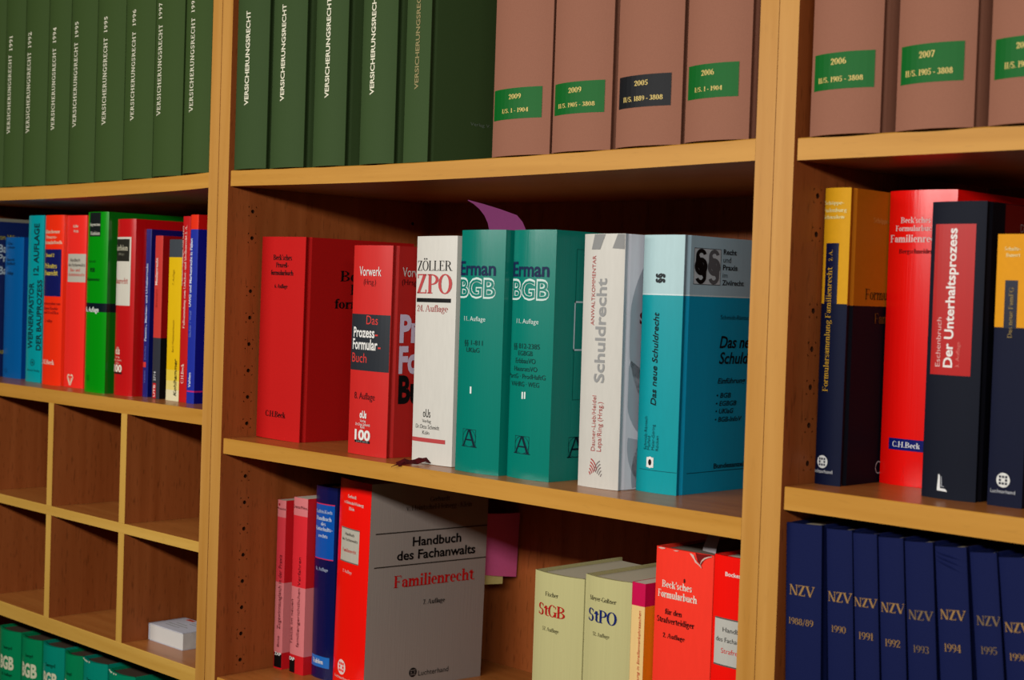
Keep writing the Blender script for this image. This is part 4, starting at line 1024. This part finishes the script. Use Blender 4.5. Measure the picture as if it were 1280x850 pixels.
# ------------------------------------------------------------------ left bay, middle shelf
ZL = 30.9
b = Book('hardback_book', 'navy book at the left edge with white and yellow lettering on its front cover', -742, 46, ZL, 44, 190, 244, 3, 3, (12, 26, 74), 'satin', 0, cbands=[(0, 239, (12, 30, 84)), (239, 244, (120, 118, 104))])
for s, a, c, h in (('Bau', (-2.5, 315.5), (15, 315.7), 305.8), ('Prozess', (-2.5, 327.2), (34, 327.6), 318.3), ('Bau', (-2.5, 342.7), (15, 343), 333.2)):
    b.text('cover', s, a, c, (a[0], h), 'sansb', (190, 206, 214), 'title_lettering')
b.text('cover', 'von Winter', (-4, 299.3), (31, 300.6), (-4, 293.2), 'sans', (190, 176, 30), 'author_lettering')
b.text('cover', 'Bau', (-6, 442), (3.5, 442), (-6, 435), 'sans', (190, 176, 30), 'publisher_lettering')
b.done()
BL1 = (0, 92, 160)
b = Book('hardback_book', 'mid-blue book shorter than the navy one behind it, at the left edge', -693, 68, ZL, 59, 150, 215, 3, 3, BL1, 'gloss', 0, side=(0, 62, 140))
for s, a, c, h in (('Das', (10.6, 306), (16.5, 306.3), 302.3), ('private', (10, 310.5), (18.5, 311), 307), ('Baurecht', (9.2, 326), (18.4, 326.5), 322.4), ('Handbuch', (8.7, 331), (18.8, 331.5), 327.2), ('Auflage', (9.4, 343), (16.7, 343.4), 339)):
    b.text('spine', s, a, c, (a[0], h), 'sans', (8, 40, 76), 'title_lettering')
cu, cv = b.loc('spine', (7.4, 463)); b.ring('spine', cu, cv, 4.2, 3.4, .8, (8, 48, 90), 'publisher_emblem')
b.done()
TL = (0, 158, 164)
b = Book('hardback_book', 'turquoise book with black upright lettering on the left shelf', -593, 54, ZL, 47, 165, 246, 2.6, 3, TL, 'gloss', 0)
b.text('spine', '12. AUFLAGE', (48.5, 344.1), (49.2, 279.4), (42.4, 344.1), 'sansb', (10, 44, 52), 'edition_lettering', rot=True)
b.text('spine', 'DER BAUPROZESS', (50.4, 438.2), (53.3, 350), (44.8, 438.2), 'sansb', (8, 40, 48), 'title_lettering', rot=True)
b.text('spine', 'WERNER/PASTOR', (40.3, 435.9), (42.6, 353.5), (34.9, 435.9), 'sansb', (10, 48, 56), 'author_lettering', rot=True)
cu, cv = b.loc('spine', (40.6, 453)); b.ring('spine', cu, cv, 6.0, 4.8, 1.1, (10, 48, 56), 'publisher_emblem'); b.ring('spine', cu, cv, 1.8, 1.8, 1.8, (10, 48, 56), 'publisher_emblem', solid=True)
b.text('spine', 'Werner Verlag', (34, 463.4), (49.5, 464.6), (34, 461), 'sans', (10, 70, 78), 'publisher_lettering')
b.done()
OR = (255, 50, 16)
b = Book('hardback_book', 'orange-red book with a navy field and yellow lettering on its spine', -527, 46, ZL, 54, 160, 245, 3.4, 3, OR, 'gloss', 0)
p = b.panel('spine', [(56.9, 311.6), (77.3, 311.8), (75.5, 370.7), (55.3, 370)], (18, 24, 92), 'title_panel', 'gloss')
for s, a, c, h in (('Münchener', (57.4, 291.7), (75.4, 291.9), 287.2), ('Prozess-', (58.2, 298.2), (71.1, 298.4), 293.9), ('formularbuch', (57, 305), (78, 305.3), 300.6)):
    b.text('spine', s, a, c, (a[0], h), 'serifb', (244, 200, 170), 'series_lettering')
for s, a, c, h in (('Band 2', (58, 321), (68, 321.2), 316.8), ('Privates', (56.8, 335.1), (71.3, 335.4), 329), ('Baurecht', (56.6, 343.9), (72.7, 344.4), 337.8)):
    b.text('spine', s, a, c, (a[0], h), 'serifb', (220, 196, 70), 'title_lettering', p)
for s, a, c, h in (('herausgegeben von', (55.3, 380.6), (75.5, 381.8), 376.8), ('Jürgen Koeble', (55, 387), (72.7, 387.6), 383.2), ('und Kniffka', (55, 392), (73.4, 392.8), 388.4), ('3. Auflage', (56.5, 402.5), (65.6, 403), 398.8)):
    b.text('spine', s, a, c, (a[0], h), 'serif', (150, 20, 22), 'author_lettering')
b.text('spine', 'C.H.Beck', (51.9, 454.9), (67.8, 455.3), (51.9, 449.5), 'serifb', (246, 216, 196), 'publisher_lettering')
b.done()
RP2 = (255, 48, 38)
b = Book('hardback_book', 'light red book with a pale grey field and a heart-shaped mark at its foot', -471, 50, ZL, 55, 165, 244, 3.4, 3, RP2, 'gloss', 0)
p = b.panel('spine', [(85.6, 317), (108.2, 318), (106.6, 353), (84.6, 352.4)], (190, 184, 168), 'title_panel', 'satin')
for s, a, c, h in (('Kuffer', (92, 284.3), (98.5, 284.5), 281), ('Wirth', (92.2, 290.5), (98.4, 290.7), 287.2)):
    b.text('spine', s, a, c, (a[0], h), 'sansb', (240, 190, 170), 'author_lettering')
b.text('spine', 'Handbuch', (88.2, 326.9), (100.2, 327.2), (88.2, 322.8), 'sans', (70, 62, 56), 'title_lettering', p)
b.text('spine', 'des Fachanwalts', (86, 332.8), (106.6, 333.4), (86, 328.8), 'sans', (70, 62, 56), 'title_lettering', p)
b.text('spine', 'Bau- und', (88.2, 339.2), (100, 339.6), (88.2, 335), 'sans', (220, 70, 56), 'title_lettering', p)
b.text('spine', 'Architektenrecht', (85.8, 345), (106, 345.4), (85.8, 341), 'sans', (220, 70, 56), 'title_lettering', p)
cu, cv = b.loc('spine', (87.7, 474.5))
for s_ in (-1, 1):
    b.ring('spine', cu+s_*4.2, cv+3.2, 4.4, 4.6, 2.2, (240, 206, 180), 'publisher_emblem', 0 if s_ > 0 else 40, 140 if s_ > 0 else 180)
    for k in (0, 1):
        P = [b.pt('spine', cu+s_*a, cv+v, .4) for a, v in ((8.8-k*3.4, 3), (6.6-k*3.4, 3), (.2, -7.5+k*3), (1.8, -8.6+k*3))]
        b.add('publisher_emblem', b.spine, (240, 206, 180), P, [(0, 1, 2, 3)])
b.done()
GR = (0, 148, 8)
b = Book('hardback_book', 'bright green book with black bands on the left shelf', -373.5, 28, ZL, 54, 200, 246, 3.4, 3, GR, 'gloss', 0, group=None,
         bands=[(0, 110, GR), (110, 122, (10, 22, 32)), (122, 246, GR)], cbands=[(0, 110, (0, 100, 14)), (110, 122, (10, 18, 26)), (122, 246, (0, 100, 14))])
p = b.panel('spine', [(112.7, 265.6), (126.5, 265.6), (125.3, 295.6), (112.7, 295.6)], (20, 26, 26), 'title_panel', 'satin')
b.text('spine', 'Ingenstau', (113, 282.3), (125.6, 282.5), (113, 278.6), 'serifb', (206, 206, 190), 'author_lettering', p)
b.text('spine', 'Korbion', (113.6, 293.7), (125.1, 293.9), (113.6, 289.2), 'serifb', (206, 206, 190), 'author_lettering', p)
b.text('spine', 'VOB', (112.6, 339.7), (118.5, 339.8), (112.6, 335), 'sansx', (4, 60, 16), 'title_lettering')
b.text('spine', 'Teile A und B', (110.5, 328), (119.5, 328.3), (110.5, 324.8), 'sans', (4, 70, 16), 'title_lettering')
b.text('spine', 'Kommentar', (109.6, 350.6), (125, 351.2), (109.6, 346.8), 'sansb', (4, 70, 16), 'title_lettering')
b.text('spine', '16. Auflage', (107.8, 389.6), (123.5, 390), (107.8, 383.6), 'sansb', (220, 224, 216), 'edition_lettering')
cu, cv = b.loc('spine', (110, 472)); b.ring('spine', cu, cv, 3, 4, .8, (0, 90, 16), 'publisher_emblem')
b.done()
b = Book('hardback_book', 'red book with a white field topped in black, beside the bright green book', -306, 34, ZL, 46.5, 170, 236, 3.6, 3, (200, 20, 22), 'gloss', 0, side=(186, 8, 14))
p = b.panel('spine', [(145.0, 296.8), (163.9, 296.0), (162.8, 382.8), (143.4, 380.9)], (214, 208, 192), 'title_panel', 'satin')
b.bar('spine', [(146.2, 299.2), (162.2, 298.6), (162.0, 326.3), (145.4, 326.9)], (38, 36, 28), 'black_field', p, .4)
b.text('spine', 'Korbion', (145.6, 313.5), (160.2, 313.2), (145.6, 306.5), 'serifb', (190, 184, 160), 'title_lettering', p, e=.6)
b.text('spine', '(Hrsg.)', (148.5, 319), (155.5, 318.8), (148.5, 316), 'serif', (150, 146, 126), 'title_lettering', p, e=.6)
b.text('spine', 'Baurecht', (145.2, 354.9), (160.2, 354.4), (145.2, 347.9), 'serif', (190, 60, 50), 'subtitle_lettering', p)
b.text('spine', 'oUs', (144.8, 442.5), (149.8, 442.6), (144.8, 434), 'sansx', (230, 200, 180), 'publisher_lettering')
for s, a, c, h in (('Verlag', (144.4, 447), (149.6, 447.2), 444.6), ('Dr.Otto Schmidt', (142.9, 451), (152, 451.2), 448.6), ('Köln', (145, 455), (149, 455.1), 452.6)):
    b.text('spine', s, a, c, (a[0], h), 'sans', (230, 190, 170), 'publisher_lettering')
b.text('spine', '100', (142.9, 464.5), (152.3, 464.4), (142.9, 456.2), 'sansx', (236, 226, 206), 'anniversary_mark')
b.bar('spine', [(142.9, 464.8), (152.3, 464.8), (152.3, 467.4), (142.9, 467.4)], (60, 20, 18), 'anniversary_mark')
b.done()
BU = (24, 38, 120)
b = Book('paperback_book', 'thin dark blue paperback with white upright lettering, right of the red book', -258.5, 49, ZL, 13, 165, 223, .8, 3, BU, 'gloss', 0, board=.6, inset=.2, side=(6, 14, 92))
b.text('spine', 'Patent-, Marken- und Urheberrecht', (182.6, 426.4), (186.2, 329.4), (180.4, 426.4), 'sansb', (190, 200, 226), 'title_lettering', rot=True)
b.text('spine', 'Schulte', (182.4, 450.2), (182.9, 432.7), (180.4, 450.2), 'sans', (96, 110, 180), 'author_lettering', rot=True)
b.bar('spine', [(179.0, 452.4), (182.6, 452.6), (182.4, 459), (178.8, 458.8)], (220, 60, 56), 'publisher_lettering')
b.text('spine', 'Vahlen', (181.8, 479.4), (182.1, 463.5), (179.6, 479.4), 'sans', (96, 110, 180), 'publisher_lettering', rot=True)
b.done()
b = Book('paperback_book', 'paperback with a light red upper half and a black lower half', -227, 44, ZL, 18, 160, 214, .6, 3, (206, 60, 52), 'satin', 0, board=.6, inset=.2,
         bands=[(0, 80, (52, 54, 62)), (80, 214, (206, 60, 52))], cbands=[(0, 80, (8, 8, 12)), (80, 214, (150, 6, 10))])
b.text('spine', 'Medienrecht', (197.4, 356.4), (197.9, 322.4), (194.5, 356.4), 'sansb', (240, 206, 196), 'title_lettering', rot=True)
b.text('spine', 'Branahl', (196.8, 384), (197.1, 362), (194.5, 384), 'sans', (164, 40, 38), 'author_lettering', rot=True)
b.bar('spine', [(191.2, 478.8), (194.9, 479), (194.7, 498.4), (191, 498)], (206, 30, 34), 'publisher_lettering')
b.text('spine', 'UTB', (194.0, 496), (194.3, 481), (191.7, 496), 'sansb', (240, 206, 200), 'publisher_lettering', rot=True, e=.6)
b.text('spine', '2714', (194.7, 476.2), (194.9, 464.5), (192.1, 476.2), 'sansb', (196, 196, 196), 'publisher_lettering', rot=True)
b.done()
b = Book('paperback_book', 'yellow paperback with a slate grey top and a cream foot', -194, 44.5, ZL, 30, 150, 209, .6, 3, (232, 188, 14), 'satin', 0, board=.6, inset=.2,
         bands=[(0, 14, (232, 222, 180)), (14, 26, (234, 214, 124)), (26, 40, (234, 204, 70)), (40, 186, (232, 188, 14)), (186, 209, (66, 72, 78))], cbands=[(0, 186, (214, 166, 10)), (186, 209, (50, 54, 60))])
b.text('spine', 'Kohlhammer', (220.6, 495.3), (221.0, 448.6), (217.2, 495.3), 'sansbi', (40, 34, 10), 'publisher_lettering', rot=True)
b.text('spine', 'Berlit Wettbewerbsrecht', (217.4, 440.7), (217.8, 400), (215.2, 440.7), 'sansi', (150, 116, 10), 'title_lettering', rot=True)
b.text('spine', '7. Auflage', (217.8, 356.4), (218.2, 337.4), (215.8, 356.4), 'sansi', (160, 124, 10), 'edition_lettering', rot=True)
b.done()
RD = (196, 24, 26)
b = Book('paperback_book', 'thin red paperback with two lines of white upright lettering', -161.5, 43.5, ZL, 17, 150, 238.5, .5, 3, RD, 'satin', 0, board=.6, inset=.2)
b.text('spine', 'Wandtke/Bullinger/von Welser', (229.1, 358), (229.9, 281.8), (226.3, 358), 'serifb', (238, 190, 178), 'author_lettering', rot=True)
b.text('spine', 'Fallsammlung zum Urheber- und Medienrecht 3. A.', (232.2, 410.5), (233.4, 281.8), (229.6, 410.5), 'serifb', (238, 190, 178), 'title_lettering', rot=True)
b.text('spine', 'C.H.Beck', (229.5, 479.4), (229.9, 455), (226.3, 479.4), 'serifb', (240, 210, 196), 'publisher_lettering', rot=True)
b.done()
BQ = (34, 50, 160)
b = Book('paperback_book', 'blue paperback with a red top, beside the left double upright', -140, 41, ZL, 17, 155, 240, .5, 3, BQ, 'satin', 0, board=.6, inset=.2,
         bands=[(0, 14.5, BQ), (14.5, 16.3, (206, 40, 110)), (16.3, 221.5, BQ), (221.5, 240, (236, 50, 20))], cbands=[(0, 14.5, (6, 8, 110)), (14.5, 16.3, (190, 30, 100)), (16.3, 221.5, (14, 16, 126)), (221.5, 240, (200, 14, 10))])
b.text('spine', 'UWG und Markenrecht in Fällen', (239, 383.5), (241.2, 298.3), (236.3, 383.5), 'sansb', (216, 220, 240), 'title_lettering', rot=True)
b.text('spine', 'Säcker / Wolf', (239.0, 421.6), (239.4, 388.2), (236.5, 421.6), 'sans', (120, 134, 210), 'author_lettering', rot=True)
b.text('spine', 'Vahlen', (238, 484.5), (238.6, 466.1), (235.4, 484.5), 'sansb', (220, 224, 240), 'publisher_lettering', rot=True)
b.done()

# ------------------------------------------------------------------ small white book lying in the lower right pigeonhole
r = tag(empty('small_book', (-131, 39, -285.7)), 'small white book lying flat in a pigeonhole', 'book')
V0 = MB(); V0.box(-78, 0, .8, 54, .8, 21.2); V0.build('page_block', [mat((216, 212, 206), 'pages')], r)
c0 = MB(); c0.box(-79.6, 0, 0, 55, 21.3, 22.2); c0.box(-79.6, 0, 0, 55, 0, .7); c0.box(-80.4, -78.1, 0, 55, 0, 22.2)
c0.build('cover', [mat((206, 208, 218), 'satin')], r)
mk = MB()
for k, (a, c, d_) in enumerate(((-62, -30, 14), (-66, -22, 21), (-58, -34, 28), (-40, -14, 36), (-44, -18, 42))):
    for i in range(int((c-a)/4)): mk.box(a+4*i, a+4*i+2.8, d_, d_+1.6, 22.2, 22.3, 0)
mk.box(-66, -50, 47, 53, 22.2, 22.35, 1)
mk.build('cover_print', [mat((120, 122, 104), 'ink'), mat((206, 70, 40), 'ink')], r)

# ------------------------------------------------------------------ left bay, bottom shelf: green volumes under the pigeonholes
gs = 'green volumes below the pigeonholes'
GA = (0, 128, 78); GBL = (0, 134, 112)
for i, (x0, x1, ht, c, s1, s2, s3, lab) in enumerate([
 (-585.7, -520.5, 244, GA, ((4.6, 809.1), (15.7, 813.2), 805.3), ((1.0, 831.4), (21.5, 838.3), 816.2), ((2.5, 841.6), (16.3, 846.7), 838), 'green volume on the bottom left shelf, first from the left edge'),
 (-515.2, -458.2, 243.5, GA, ((32, 819.3), (43.5, 823.3), 815.5), ((28.2, 841.6), (49.3, 848.7), 825.4), ((30, 852), (44, 857), 848.5), 'green volume on the bottom left shelf, second from the left edge'),
 (-454.2, -394.4, 244.5, GBL, ((57.4, 831.4), (69.9, 835.5), 827), ((54.8, 852.3), (75.7, 859.2), 837), None, 'bluish green volume with a sound top edge on the bottom left shelf'),
 (-390.6, -343.2, 243, GA, ((83.2, 841.1), (96, 845.7), 836.9), ((81.3, 862.4), (102.6, 869.5), 847.2), None, 'narrow green volume between two bluish ones on the bottom left shelf'),
 (-342, -279, 244, GBL, ((108.7, 850.2), (122, 855), 845.8), ((106, 872), (130, 880), 857), None, 'bluish green volume with a chipped top edge on the bottom left shelf'),
 (-274.8, -209, 241, (0, 130, 92), ((140, 867), (154, 872), 862.5), ((137, 889), (162, 897), 873), None, 'green volume at the right end of the bottom left shelf')]):
    b = Book('bound_volume', lab, x0, 20, -573.9, x1-x0, 175, ht, 10.0, 2.0, c, 'satin', 0, group=gs, pages=(70, 56, 44), inset=4)
    b.text('spine', 'Soergel', s1[0], s1[1], (s1[0][0], s1[2]), 'serifb', (4, 60, 36), 'author_lettering')
    b.text('spine', 'BGB', s2[0], s2[1], (s2[0][0], s2[2]), 'sansx', (206, 206, 172), 'title_lettering')
    if s3: b.text('spine', '13. Auflage', s3[0], s3[1], (s3[0][0], s3[2]), 'serifb', (4, 60, 36), 'edition_lettering')
    if i in (4, 5):
        ch = MB()
        for k in range(5):
            u = 8+k*6+random.random()*3; y_ = b.prof(u)-.3
            ch.poly([(u-2, y_, ht+.2), (u+2.2, y_, ht+.2), (u+.6, y_-.3, ht-1.6-random.random()*1.6)])
        ch.build('chipped_edge', [mat((200, 200, 176), 'paper')], b.spine)
    b.done()
